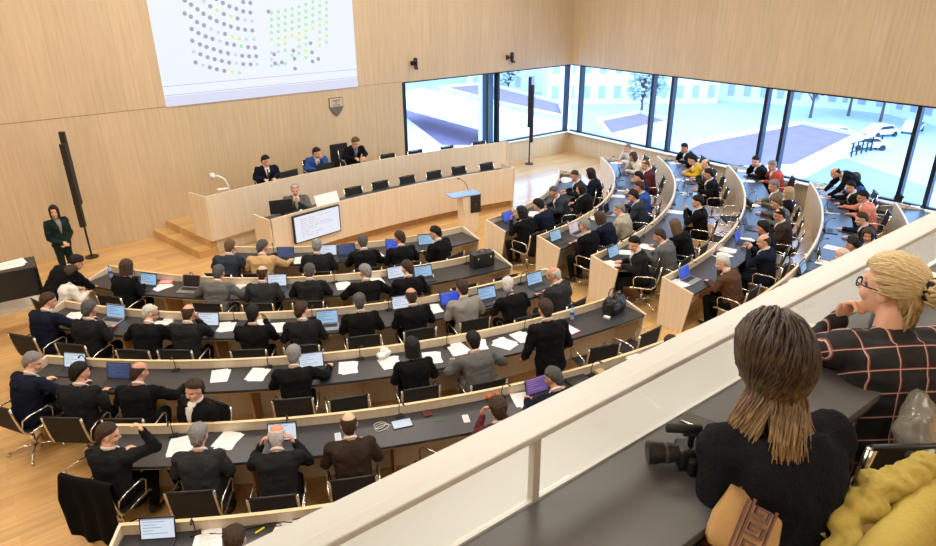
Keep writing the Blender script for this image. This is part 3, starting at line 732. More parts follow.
# spread neighbours that would sit inside each other
for it in range(30):
    for a in range(len(placed)):
        for b in range(a+1, len(placed)):
            if placed[a][0] != placed[b][0]: continue
            d = placed[b][1]-placed[a][1]; m = .56
            if 1e-4 < d.length < m:
                s = d.normalized()*(m-d.length)*.25; placed[a][1].__isub__(s); placed[b][1].__iadd__(s)
for row, root, rz, i in placed:
    cx, cy, r = ROWS[row]; v = Vector((root.x-cx, root.y-cy, 0)); d = v.length; rr = max(d, r+DD+.13); root = Vector((cx, cy, 0))+v*(rr/d)
    _, px, py, pose, hy, tw, hs, hc, jk, ex, kw = PP[i]
    wh = f'{ORD[rank[i]]} from left in {SHORTROW[row]}'
    lab = f'person in {jk} top, {ex or DOING[pose]}, {wh}'
    PERS[i] = person(root, rz, pose, lab, jk, (hs, hc), hy, 10, 'black' if jk not in ('navy', 'grey', 'dark grey') else jk, group=None, skin=kw.get('skin', i % 3), **{k: v_ for k, v_ in kw.items() if k != 'skin'})
    if not (row == 'e' and py > 300):
        cl = root-Vector((math.sin(-rz), math.cos(rz), 0))*.02
        chair((cl.x, cl.y, 0), rz, f'black chair under the {jk}-clad person {wh}', 'occupied office chairs')

# turned man in the fourth row, leaning back against the desk behind and facing the camera
def freeperson(px, py, pose, hy, rz, lab, jk, hair, z=0, **kw):
    c, _ = POSES[pose].head(hy, kw.get('hp', 10)); sc = kw.get('sc', 1)
    hw = at(px, py, z+c.z*sc); q = Matrix.Rotation(rz, 3, 'Z') @ Vector((c.x, c.y, 0))*sc
    loc = Vector((hw.x-q.x, hw.y-q.y, z)); return person(loc, rz, pose, lab, jk, hair, hy, **kw), loc
o, l = freeperson(194, 390, 'back', 0, R(118), 'person in black jacket and pale shirt turned round to talk, fourth left row', 'black', ('short', 'br'))
chair(l, R(118), 'black office chair turned sideways under the person turned round to talk', 'occupied office chairs')
# standing man at row D right
freeperson(545, 309, 'standdesk', 0, facing('D', at(548, 340, 1))+R(-6), 'person in black suit standing at the fourth left row, back to camera', 'black', ('short', 'br'), legsc='black')
# left: woman standing by the wall, bending person, person in white jacket
freeperson(54, 212, 'standclasp', -30, R(195), 'person in dark green suit standing by the wall beside the slim loudspeaker', 'dark green', ('bob', 'bk'), legsc='dark green', sc=.95, hp=0, wx=.84, shirt='light grey')
freeperson(77, 263, 'bend', -30, R(-62), 'person in black coat bending over beside the white-jacketed person', 'black', ('thick', 'bk'), sc=.95)
o, l = freeperson(72, 274, 'write', 0, R(-70), 'person in white jacket at the left end of the second left row', 'white', ('thick', 'br'), legsc='black')
chair(l, R(-70), 'black office chair under the person in white jacket', 'occupied office chairs')
# standing leaning man by the windows
freeperson(835, 173, 'bend', 0, R(45), 'person in black sweater bending over the fifth right desk by the window', 'black', ('bald', 'bk'))
# hand at the outermost row
freeperson(962, 216, 'reach', 0, facing('f', at(962, 220, 1)), 'person in navy jacket partly outside the right edge, reaching over outermost desk', 'navy', ('short', 'br'))

# empty chairs
for i, (px, py, row, lb) in enumerate([(450, 287, 'B', 'empty black office chair right of the last person in second left row'),
        (487, 277, 'B', 'empty black office chair in front of the black briefcase'),
        (347, 392, 'D', 'empty black office chair beside the person with grey hair in fourth left row'),
        (592, 352, 'D', 'empty black office chair right of the standing person'), (628, 336, 'D', 'empty black office chair beside the black leather bag'),
        (415, 462, 'E', 'empty black office chair right of the brown-jacketed person in fifth left row'),
        (590, 196, 'a', 'empty black office chair at the far end of first right row'), (735, 212, 'c', 'empty black office chair pushed back in third right row'),
        (884, 205, 'e', 'empty black office chair behind the person in peach jacket'), (722, 232, 'c', 'empty black office chair behind the person with clasped hands'), (800, 262, 'd', 'empty black office chair behind the navy-clad person with clasped hands')]):
    p = at(px, py, .62); rz = facing(row, p); cx, cy, r = ROWS[row]; v = Vector((p.x-cx, p.y-cy, 0)); d = v.length
    p = Vector((cx, cy, 0))+v*(max(d, r+DD+.28)/d)
    chair(p, rz+R([3, -4, 5, -9, 6, 40, 10, 20, 5, 10, 10][i]), lb, 'empty office chairs')

# ---------------------------------------------------------------- things on the desks
def laptop(scr, lidc=0):
    """open laptop, user on the -Y side"""
    def mk():
        r = empty('laptop'); w, d = .325, .225
        body = M_alu if lidc else M_dark
        bs = MB().box(-w/2, w/2, -d/2, d/2, 0, .014).build('base', body, r, bevel=.003)
        MB().box(-w/2+.02, w/2-.02, -.01, d/2-.02, .014, .0155).build('keyboard', M_key, r)
        T = Matrix.Translation((0, d/2, .012)) @ Matrix.Rotation(R(-18), 4, 'X')
        MB().box(-w/2, w/2, -.004, .004, 0, .215, M=T).build('lid', body, r)
        MB().box(-w/2+.012, w/2-.012, -.0055, -.0041, .014, .203, M=T).build('screen', scr[1], r)
        mb = MB()
        for k in range(5): mb.box(-w/2+.03, -w/2+.03+[.2, .12, .17, .09, .22][k], -.0062, -.0056, .17-.028*k, .176-.028*k, M=T)
        mb.box(-w/2+.012, w/2-.012, -.0062, -.0056, .192, .203, M=T)
        mb.build('screen_content', scr[2], r)
        return r
    return mk
SC_W = ('w', mat('screen_white', srgb(225, 236, 250), .4, emit=.85), mat('screen_text_grey', srgb(172, 182, 205), .4, emit=.6))
SC_B = ('b', mat('screen_blue', srgb(40, 75, 215), .4, emit=.8), mat('screen_icon_blue', srgb(110, 150, 240), .4, emit=.8))
SC_C = ('c', mat('screen_cyan', srgb(160, 200, 235), .4, emit=.85), mat('screen_text_dark', srgb(70, 95, 140), .4, emit=.5))
SC_D = ('d', mat('screen_dim', srgb(60, 80, 130), .4, emit=.6), mat('screen_dim_text', srgb(100, 120, 170), .4, emit=.6))
SC_O = ('o', mat('screen_off', (.01, .011, .014), .15), M_black)
SC_R = ('r', mat('screen_pale', srgb(225, 215, 220), .4, emit=.8), mat('screen_red', srgb(205, 70, 50), .4, emit=.8))
SC_P = ('p', mat('screen_violet', srgb(120, 90, 165), .4, emit=.7), mat('screen_pink', srgb(190, 140, 185), .4, emit=.8))
def near_person(row, px, py):
    best = None
    for rw, root, rz, i in placed:
        if rw != row: continue
        q = abs(PP[i][1]-px)+abs(PP[i][2]-py)
        if best is None or q < best[0]: best = (q, i)
    i = best[1]; return f'{PP[i][8]}-clad person {ORD[rank[i]]} from left in {SHORTROW[row]}'
def desk_loc(row, px, py, z, lo=.12, hi=.44):
    p = at(px, py, z); cx, cy, r = ROWS[row]; v = Vector((p.x-cx, p.y-cy, 0)); d = v.length
    d2 = min(max(d, r+lo), r+hi); p = Vector((cx, cy, 0))+v*(d2/d); return p
used = {}
def uniq(s):
    used[s] = used.get(s, 0)+1
    if used[s] == 1: return s
    return s.replace(' near ', [' also near ', ' further from ', ' next to the other one near '][min(2, used[s]-2)], 1)
SCN = {'w': 'white screen', 'b': 'blue screen', 'c': 'pale blue screen', 'd': 'dim blue screen', 'o': 'switched-off screen', 'r': 'red and white page', 'p': 'violet screen'}
for row, px, py, sc_, lid, tw in [
  ('A', 328, 250, SC_W, 0, 0), ('A', 348, 258, SC_D, 0, 5), ('A', 393, 245, SC_B, 0, -12), ('A', 426, 240, SC_C, 0, -10), ('A', 282, 258, SC_D, 0, 0),
  ('B', 148, 279, SC_C, 0, 0), ('B', 191, 281, SC_O, 1, 0), ('B', 277, 280, SC_W, 0, 0), ('B', 397, 272, SC_W, 0, 5), ('B', 430, 279, SC_C, 0, 0),
  ('C', 115, 311, SC_C, 1, 0), ('C', 208, 319, SC_W, 0, 0), ('C', 327, 320, SC_C, 1, 0), ('C', 402, 302, SC_W, 0, 0), ('C', 450, 298, SC_B, 0, 0), ('C', 489, 294, SC_C, 0, 0), ('C', 535, 278, SC_C, 0, 0),
  ('D', 77, 358, SC_W, 0, 0), ('D', 118, 371, SC_D, 0, 0), ('D', 312, 360, SC_W, 0, 5),
  ('E', 282, 432, SC_W, 0, 0), ('E', 538, 385, SC_P, 0, 5), ('F', 157, 529, SC_W, 0, 0),
  ('a', 508, 216, SC_B, 0, 0), ('b', 556, 235, SC_C, 0, 0), ('b', 574, 227, SC_R, 1, 0), ('c', 614, 251, SC_C, 0, 0), ('c', 694, 190, SC_D, 1, 0), ('c', 689, 178, SC_D, 0, 0),
  ('d', 685, 272, SC_B, 1, 0), ('d', 738, 236, SC_B, 0, 0), ('d', 746, 222, SC_D, 0, 0), ('e', 804, 266, SC_C, 0, 0), ('e', 828, 205, SC_D, 0, 0), ('e', 826, 225, SC_D, 0, 0),
  ('b', 612, 183, SC_D, 0, 0), ('b', 620, 170, SC_D, 0, 0), ('b', 607, 208, SC_O, 1, 0), ('d', 757, 196, SC_O, 1, 0)]:
    p = desk_loc(row, px, py, DZ+.12, .06, .30) if True else None
    # screen stands .11 m in front of the base centre (towards the rim)
    cx, cy, r = ROWS[row]; v = Vector((p.x-cx, p.y-cy, 0)).normalized(); p = p+v*.13; p.z = DZ
    d = math.hypot(p.x-cx, p.y-cy); d2 = min(max(d, r+.21), r+DD-.12); p = Vector((cx, cy, DZ))+v*d2
    inst('laptop_'+sc_[0]+str(lid), laptop(sc_, lid), p, facing(row, p, tw), uniq(f'laptop with {SCN[sc_[0]]} near {near_person(row, px, py)}'), 'laptop', 'laptops on the curved desks')
def sheet(n, w=.21, h=.297):
    def mk():
        r = random.Random(n); mb = MB()
        for k in range(n):
            M = Matrix.Translation((r.uniform(-.03, .03)*(k > 0), r.uniform(-.03, .03)*(k > 0), .0)) @ Matrix.Rotation(r.uniform(-.25, .25)*(k > 0), 4, 'Z')
            mb.box(-w/2, w/2, -h/2, h/2, .0+.0016*k, .0014+.0016*k, M=M)
        t = MB()
        z = .0016*n+.0004
        for k in range(9): t.box(-w/2+.025, w/2-.03-.03*(k % 3), h/2-.05-.022*k, h/2-.046-.022*k, z-.0004, z)
        me = mb.mesh('paper_sheets', [M_paper]); o = link('paper_sheets', me)
        t.build('printed_text', mat('print_grey', srgb(150, 150, 155), .7), o)
        return o
    return mk
for row, px, py, n, rot in [('A', 376, 255, 3, 20), ('A', 300, 262, 2, 5), ('B', 162, 287, 3, -20), ('B', 242, 288, 3, 10), ('B', 344, 286, 2, 0), ('B', 376, 278, 2, 10), ('B', 428, 278, 3, 0),
  ('C', 73, 317, 4, 20), ('C', 168, 318, 2, -20), ('C', 227, 327, 3, 15), ('C', 278, 328, 3, 10), ('C', 434, 309, 3, 8), ('C', 262, 322, 2, 0), ('D', 221, 376, 2, 5), ('D', 258, 375, 3, -5), ('D', 349, 368, 3, 4), ('D', 433, 358, 3, 0),
  ('D', 457, 348, 4, 5), ('D', 478, 344, 3, -5), ('D', 505, 344, 5, 25), ('D', 390, 363, 5, 0), ('D', 523, 337, 3, 15), ('E', 180, 446, 4, 15), ('E', 228, 441, 3, -10), ('E', 524, 400, 3, 0), ('F', 208, 539, 4, 5), ('F', 287, 530, 3, -10),
  ('a', 548, 216, 6, 30), ('a', 562, 180, 6, 60), ('b', 593, 218, 3, 0), ('b', 600, 212, 3, 30), ('b', 618, 196, 2, 0), ('b', 622, 190, 3, 10), ('b', 616, 163, 4, 0), ('c', 613, 264, 3, -10), ('c', 621, 251, 2, 30), ('c', 648, 247, 3, 10), ('c', 688, 194, 4, 10),
  ('c', 683, 180, 3, 0), ('c', 676, 212, 3, 10), ('c', 676, 163, 3, 10), ('d', 681, 283, 2, -10), ('d', 720, 255, 4, 60), ('d', 728, 250, 3, 10), ('d', 745, 240, 4, 10), ('d', 752, 205, 3, 30), ('d', 748, 181, 3, 10), ('d', 744, 171, 3, 0),
  ('e', 834, 248, 3, 0), ('e', 826, 263, 3, 5), ('e', 828, 197, 2, 0), ('e', 822, 187, 3, 10), ('e', 832, 212, 2, 0), ('e', 800, 282, 3, 0), ('f', 925, 208, 3, 0)]:
    p = desk_loc(row, px, py, DZ, .19, .42); p.z = DZ
    big = row in 'a' 
    who = near_person(row, px, py) if row != 'f' else 'person at the right edge'
    inst(f'paper{n}{big}', sheet(n, .30 if big else .21, .42 if big else .297), p, facing(row, p, rot),
         uniq(f'{"open newspaper" if big else ("loose white sheets" if n < 4 else "stack of white papers")} near {who}'), 'newspaper' if big else 'papers', 'papers on the curved desks')
# gooseneck microphones along each rim
def mic():
    r = empty('gooseneck_microphone')
    MB().box(-.05, .05, -.03, .03, 0, .02).build('base', M_black, r, bevel=.004)
    MB().tube([(0, 0, .02), (0, .0, .10), (0, -.02, .19), (.0, -.07, .25), (.0, -.12, .265)], .0055, 6).build('gooseneck', M_black, r, True)
    MB().tube([(0, -.115, .265), (0, -.165, .262)], .011, 8).build('microphone_head', M_black, r, True)
    return r
for row in ROWS:
    t0, t1 = RANGE[row]; k = max(2, int((t1-t0)*ROWS[row][2]/1.15)); cx, cy, r = ROWS[row]
    for i in range(k):
        t = t0+(t1-t0)*(i+.5)/k; p = arc_pt(row, t, .075, DZ)
        if row == 'D' and (at(614, 303, .9)-p).xy.length < .4: continue
        inst('mic', mic, p, facing(row, p, 15), f'black gooseneck microphone on the desk edge, {NAME[row]}', 'microphone', f'microphones, {NAME[row]}')

# smaller things
def bag():
    r = empty('leather_bag'); m = mat('black_leather', (.012, .012, .014), .28, bump=.3, bscale=40)
    mb = MB(); rings = []
    for z, a, b in [(0, .19, .09), (.04, .215, .115), (.15, .22, .12), (.24, .19, .09), (.29, .15, .04), (.30, .14, .02)]:
        rings.append([(a*abs(math.cos(q))**.6*(1 if math.cos(q) > 0 else -1), b*abs(math.sin(q))**.6*(1 if math.sin(q) > 0 else -1), z) for q in [2*PI*k/28 for k in range(28)]])
    mb.loft(rings); me = remesh(mb, .012, 3); wrinkle(me, .014, 14); me.materials.append(m); link('body', me, r)
    for y in (-.05, .05):
        MB().tube([(-.09, y, .25), (-.085, y*1.1, .33), (-.04, y*1.2, .375), (.04, y*1.2, .375), (.085, y*1.1, .33), (.09, y, .25)], .009, 8).build('handle', m, r, True)
    MB().box(-.13, .13, -.004, .004, .295, .306).build('zip', M_chrome, r)
    return r
p = desk_loc('D', 614, 306, DZ+.1, .16, .4); p.z = DZ; inst('bag', bag, p, facing('D', p, 10), 'black leather bag on right end of the fourth left desk', 'bag')
def case():
    r = empty('briefcase'); m = mat('black_case', (.014, .014, .015), .4, bump=.2, bscale=60)
    MB().box(-.22, .22, -.09, .09, 0, .27).build('body', m, r, bevel=.02)
    MB().box(-.221, .221, -.093, .093, .19, .205).build('flap_seam', M_black, r)
    MB().tube([(-.07, 0, .265), (-.065, 0, .31), (0, 0, .325), (.065, 0, .31), (.07, 0, .265)], .009, 8).build('handle', M_black, r, True)
    for x in (-.13, .13): MB().box(x-.015, x+.015, -.1, -.088, .17, .21).build('buckle', M_chrome, r)
    return r
p = desk_loc('B', 484, 262, DZ+.1, .14, .3); p.z = DZ; inst('case', case, p, facing('B', p), 'black briefcase standing on right end of the second left desk', 'briefcase')
def bottle():
    r = empty('water_bottle')
    MB().loft([[(q*math.cos(a), q*math.sin(a), z) for a in [2*PI*k/16 for k in range(16)]] for q, z in [(.028, 0), (.032, .01), (.032, .07), (.029, .09), (.032, .11), (.03, .16), (.014, .19), (.013, .2)]]).build('body', mat('clear_plastic_blue', (.45, .6, .8), .1, coat=.6), r, True)
    MB().cyl((0, 0), .0335, .075, .125, 16).build('paper_label', mat('bottle_label', srgb(70, 90, 190), .5), r)
    MB().cyl((0, 0), .015, .2, .22, 12).build('cap', mat('cap_blue', srgb(40, 90, 200), .4), r)
    return r
for row, px, py, lb in [('B', 110, 272, 'blue-labelled water bottle on left end of the second left desk'), ('C', 506, 281, 'water bottle left of the person with blue collar, third left row'), ('D', 572, 313, 'water bottle right of the standing person')]:
    p = desk_loc(row, px, py, DZ+.1, .1, .5); p.z = DZ; inst('bottle', bottle, p, 0, lb, 'bottle')
def orange():
    r = empty('orange'); me = MB().ell((0, 0, .036), (.038, .038, .036)); me.build('peel', mat('orange_peel', srgb(228, 105, 35), .5, bump=.3, bscale=200), r, True)
    MB().cyl((0, 0), .004, .071, .074, 8).build('stalk', mat('stalk_green', (.05, .09, .02), .7), r); return r
for px, py, lb in [(489.5, 397, 'left orange of two on the fifth left desk'), (497, 395, 'right orange of two on the fifth left desk')]:
    p = at(px, py, DZ+.036); p.z = DZ; inst('orange', orange, p, 0, lb, 'orange')
# move right orange clear of the left one
def flat(name, w, h, t, m, row, px, py, rot, lb, cat, extra=None):
    p = desk_loc(row, px, py, DZ, .1, .5); p.z = DZ
    r = empty(name, p, facing(row, p, rot), lb, cat)
    MB().box(-w/2, w/2, -h/2, h/2, 0, t).build('body', m, r, bevel=min(t*.4, .004))
    if extra: MB().box(-w/2+.01, w/2-.01, -h/2+.012, h/2-.012, t, t+.0008).build(*extra, r)
    return r
M_scr = mat('tablet_screen', srgb(215, 228, 245), .3, emit=.8)
flat('tablet', .24, .17, .009, M_dark, 'E', 402, 424, 5, 'black tablet with bright screen between wallet and cable, fifth left row', 'tablet', ('screen', M_scr))
flat('phone', .075, .15, .009, M_white, 'E', 466, 419, -5, 'white phone on the fifth left desk left of the person in maroon', 'phone', ('screen', mat('phone_glass', srgb(215, 215, 218), .2)))
flat('phone', .07, .14, .009, M_white, 'E', 338, 437, 5, 'white phone beside the brown-jacketed person in fifth left row', 'phone', ('screen', M_scr))
flat('wallet', .10, .12, .018, mat('oxblood_leather', (.09, .012, .015), .5), 'E', 427, 414, 8, 'dark red wallet on the fifth left desk', 'wallet')
flat('folder', .23, .31, .012, mat('red_card', srgb(195, 50, 60), .5), 'D', 568, 330, 10, 'red folder right of the standing person', 'folder', ('cover_sheet', M_paper))
flat('folder', .24, .17, .012, mat('red_card', srgb(195, 50, 60), .5), 'B', 168, 281, 15, 'red folder between two laptops on the second left desk', 'folder', ('cover_sheet', mat('pink_paper', srgb(225, 170, 175), .6)))
flat('computer_mouse', .06, .10, .03, M_white, 'D', 607, 318, 20, 'white computer mouse in front of the black leather bag', 'mouse')
flat('desk_blotter', .42, .3, .01, M_dark, 'A', 243, 258, 0, 'dark closed laptop left of the tan-clad person in first left row', 'laptop')
flat('document_tray', .30, .22, .03, M_dark, 'E', 575, 379, 5, 'dark tray right of the violet-screened laptop', 'tray')
flat('white_cap', .22, .18, .09, mat('white_cloth', srgb(225, 222, 220), .8), 'E', 624, 356, 20, 'folded white cloth near right end of the fifth left desk', 'cloth')
flat('folder', .22, .3, .012, mat('blue_card', srgb(45, 75, 200), .5), 'E', 648, 352, 10, 'blue folder near right end of the fifth left desk', 'folder')
flat('box', .12, .10, .06, mat('beige_card', srgb(180, 160, 110), .6), 'E', 598, 373, 10, 'small beige box right of the dark tray', 'box')
r = None
p = desk_loc('E', 439, 421, DZ, .1, .55); p.z = DZ+.005
MB().tube([(-.07, 0, 0), (.06, 0, 0), (.072, 0, 0)], [.005, .005, .001], 8).build('pen', mat('pen_green', srgb(40, 150, 90), .4), None, True, loc=p)
o = bpy.data.objects['pen']; o.rotation_euler = (0, 0, R(-35)); tag(o, 'green pen on the fifth left desk right of the wallet', 'pen')
p = desk_loc('E', 384, 429, DZ, .1, .5); p.z = DZ+.003
o = MB().tube([(.10*math.cos(k*.55)*(1-.012*k), .06*math.sin(k*.55)*(1-.01*k)+.004*k, .0018*math.sin(k)+.002) for k in range(30)], .003, 6).build('charging_cable', M_white, None, True, loc=p)
tag(o, 'white coiled cable left of the tablet in fifth left row', 'cable')
p = desk_loc('D', 383, 357, DZ, .1, .5); p.z = DZ
mb = MB(); rnd = random.Random(4)
for k in range(9): mb.ell((rnd.uniform(-.07, .07), rnd.uniform(-.05, .05), rnd.uniform(.03, .10)), (.05, .04, .035))
me = remesh(mb, .01, 1); wrinkle(me, .02, 25); me.materials.append(mat('white_plastic_bag', srgb(235, 235, 232), .5)); o = link('plastic_bag', me); o.location = p
tag(o, 'crumpled white plastic bag on the fourth left desk', 'bag')
# cables on nearest desk
p = desk_loc('F', 262, 520, DZ, .1, .3); p.z = DZ+.005
o = MB().tube([(.28*math.sin(k*.42)-.02*k+.3, .05*math.cos(k*.9), .03+.03*math.sin(k*.8)) for k in range(26)], .005, 6).build('desk_cable', M_black, None, True, loc=p); o.rotation_euler = (0, 0, facing('F', p)); tag(o, 'tangled black cable on the nearest desk', 'cable')
flat('marker', .1, .018, .016, mat('marker_yellow', srgb(235, 215, 40), .5), 'F', 260, 531, 40, 'yellow marker lying on the nearest desk', 'marker')

# black coat over the chair back of the person with raised arm
rt = PERS[[i for i, q in enumerate(PP) if q[0] == 'E' and q[1] == 111][0]]
def drape(w, th, front, back, fold, seed, amp, nu=46, nv=40):
    """cloth hung over a rail along X at height 0: falls `front` on +Y side and `back` on -Y side"""
    v = []; f = []; tot = front+back+PI*th
    for j in range(nv+1):
        s = tot*j/nv
        for i in range(nu+1):
            u = i/nu; x = (u-.5)*w
            if s < front: y, z = th, -(front-s)
            elif s < front+PI*th: a = (s-front)/th; y, z = th*math.cos(a), th*math.sin(a)
            else: y, z = -th, -(s-front-PI*th)
            dep = min(1, abs(min(z, 0))/.25)
            n = math.sin(u*fold*2*PI+seed)*.5+noise.noise(Vector((x*6, z*2+seed, seed)))
            y += (amp*n+.02)*dep*(1 if y > 0 else -1); x *= 1+.10*dep*noise.noise(Vector((z*3, seed, 0)))+.06*dep
            z += .02*noise.noise(Vector((x*5, y*5+seed, 3)))*(1+dep)
            v.append((x, y, z))
    for j in range(nv):
        for i in range(nu): a = j*(nu+1)+i; f.append((a, a+1, a+nu+2, a+nu+1))
    return MB().add(v, f)
o = drape(.62, .035, .18, .74, 3, 1.3, .03).build('draped_coat', mat('black_wool', (.007, .007, .008), .95, bump=.3, bscale=200, spec=.1), None, True)
q = rt.location + Matrix.Rotation(rt.rotation_euler.z, 3, 'Z') @ Vector((0, -.30, 0)); o.location = (q.x, q.y, .93); o.rotation_euler = (0, 0, rt.rotation_euler.z)
sm = o.modifiers.new('thickness', 'SOLIDIFY'); sm.thickness = .012
tag(o, 'black coat hanging over the chair back at left end of fifth row', 'coat')

# ---------------------------------------------------------------- presidium: platform, two curved desks
def parc(x0, x1, y0, sag, n=24, dy=0):
    """bowed line from x0 to x1, bulging towards the wall by sag"""
    out = []
    for i in range(n+1):
        u = i/n; out.append(Vector((x0+(x1-x0)*u, y0+sag*(1-(2*u-1)**2)+dy, 0)))
    return out
def psweep(line, prof):
    rings = []; n = len(line)
    for i, p in enumerate(line):
        t = (line[min(i+1, n-1)]-line[max(i-1, 0)]).normalized(); q = Vector((-t.y, t.x, 0))
        rings.append([p+q*a+Vector((0, 0, z)) for a, z in prof])
    return MB().loft(rings)
pl = struct(MB().box(4.05, 12.3, 14.95, FY, 0, .34).build('platform_floor', M_floor))
pl2 = psweep(parc(3.95, 12.2, 14.42, .42), [(0, 0), (0, .33), (.75, .33), (.75, 0)]); struct(pl2.build('platform_edge', M_birch))
def stepbox(name, x0, z1, x1=4.05):
    MBx = MB().loft([[(x0+.0, FY, z), (x0+.35, 14.20, z), (x1+.1, 14.20+.0, z), (x1+.1, FY, z)] for z in (0, z1)]); return MBx.build(name, M_floor)
struct(MB().loft([[(3.10, FY, z), (3.52, 14.28, z), (3.93, 14.30, z), (4.05, FY, z)] for z in (0, .17)]).build('platform_step', M_floor))
struct(MB().loft([[(3.42, FY, z), (3.80, 14.34, z), (4.1, 14.5, z), (4.1, FY, z)] for z in (.17, .34)]).build('platform_step', M_floor))
ud = empty('presidium_desk', (8, 14.8, 0), 0, 'upper curved birch presidium desk on the platform below the wall screen', 'desk')
def pb(mb, name, m, root, **k): mb.xf(Matrix.Translation(-root.location)); return mb.build(name, m, root, **k)
UL = parc(3.86, 12.24, 14.27, .44)
pb(psweep(UL, [(0, .34), (0, 1.35), (.035, 1.35), (.035, .34)]), 'front_panel', M_birch, ud)
pb(psweep(UL, [(.036, 1.06), (.036, 1.10), (.70, 1.10), (.70, 1.06)]), 'desktop', M_desk, ud)
pb(MB().loft([[(x, 14.27, .34), (x-.16, 14.95, 1.05-.71), (x-.16, 14.95, 1.33), (x, 14.27, 1.35)] for x in (3.83, 3.86)]), 'end_panel', M_birch, ud)
pb(MB().loft([[(x, 14.25, .34), (x+.05, 14.95, .34), (x+.05, 14.95, 1.13), (x, 14.25, 1.35)] for x in (12.24, 12.27)]), 'end_panel', M_birch, ud)
fd = empty('clerk_desk', (8, 13.2, 0), 0, 'lower curved birch presidium desk carrying the wall-mounted monitor', 'desk')
FL = parc(4.66, 11.22, 12.82, .30)
pb(psweep(FL, [(0, .18), (-.02, 1.06), (.015, 1.06), (.035, .18)]), 'front_panel', M_birch, fd)
pb(psweep(FL, [(.10, 0), (.10, .20), (.14, .20), (.14, 0)]), 'plinth', M_under, fd)
pb(psweep(FL, [(.02, .86), (.02, .90), (.66, .90), (.66, .86)]), 'desktop', M_desk, fd)
pb(MB().loft([[(x, 12.82, 0), (x-.03, 12.80, 1.06), (x-.12, 13.45, 1.04), (x-.10, 13.45, 0)] for x in (4.63, 4.66)]), 'end_panel', M_birch, fd)
pb(MB().loft([[(x, 12.82, 0), (x+.02, 12.80, 1.06), (x+.12, 13.45, 1.04), (x+.10, 13.45, 0)] for x in (11.22, 11.25)]), 'end_panel', M_birch, fd)

def quad_frame(pts):
    """plane basis from 3 corners: origin=bottom-left, right vector, up vector"""
    return pts
# monitor on front of the clerk desk
sn = .5
ml = aty(294, 216, 12.84); 
mcx0, mcx1 = 5.12, 6.28
def fy_(x): u = (x-4.66)/(11.22-4.66); return 12.82+.30*(1-(2*u-1)**2)
a0 = Vector((mcx0, fy_(mcx0)-.06, 0)); a1 = Vector((mcx1, fy_(mcx1)-.04, 0)); dx = (a1-a0).normalized(); W_ = (a1-a0).length
Mm = Matrix(((dx.x, -dx.y, 0, a0.x), (dx.y, dx.x, 0, a0.y), (0, 0, 1, .40), (0, 0, 0, 1)))
mo = empty('presentation_monitor', a0, 0, 'flat black-framed monitor showing faint text on the clerk desk front', 'monitor')
Mo = Matrix.Translation(-a0) @ Mm
MB().box(0, W_, -.03, .03, 0, .61, M=Mo).build('bezel', M_black, mo)
MB().box(.025, W_-.025, -.034, -.0302, .025, .585, M=Mo).build('screen', mat('monitor_screen', srgb(232, 238, 250), .3, emit=.95), mo)
mb = MB(); rnd = random.Random(5)
for k in range(9):
    x = .16
    for j in range(rnd.randint(2, 5)):
        w_ = rnd.uniform(.06, .2); mb.box(x, x+w_, -.0352, -.0342, .50-.048*k, .515-.048*k, M=Mo); x += w_+.03
mb.build('screen_text', mat('screen_faint_pink', srgb(222, 205, 222), .4, emit=.85), mo)

# wall projection screen
x0, x1, z0, z1 = 3.90, 8.79, 2.95, 6.4
ps = empty('projection_screen', ((x0+x1)/2, FY, 3), 0, 'large bright projected voting chart on the wall above presidium', 'screen')
Po = Matrix.Translation(-Vector(ps.location))
MB().box(x0, x1, FY-.03, FY-.005, z0, z1, M=Po).build('screen_surface', mat('projected_white', srgb(236, 243, 253), .5, emit=1.0), ps)
MB().box(x0, x1, FY-.0325, FY-.0305, z0+.0, z0+.22, M=Po).build('lower_band', mat('projected_lavender', srgb(222, 226, 248), .5, emit=.95), ps)
MB().box(x0, x1, FY-.0335, FY-.0326, z0+.24, z0+.255, M=Po).box(x0, x1, FY-.0335, FY-.0326, z0+.44, z0+.455, M=Po).build('ruled_line', mat('projected_line', srgb(196, 204, 232), .5, emit=.9), ps)
DC = [mat('dot_grey', srgb(172, 178, 196), .5, emit=.85), mat('dot_green', srgb(178, 240, 190), .5, emit=.95), mat('dot_yellow', srgb(222, 244, 160), .5, emit=.95), mat('dot_pale', srgb(205, 226, 240), .5, emit=.95)]
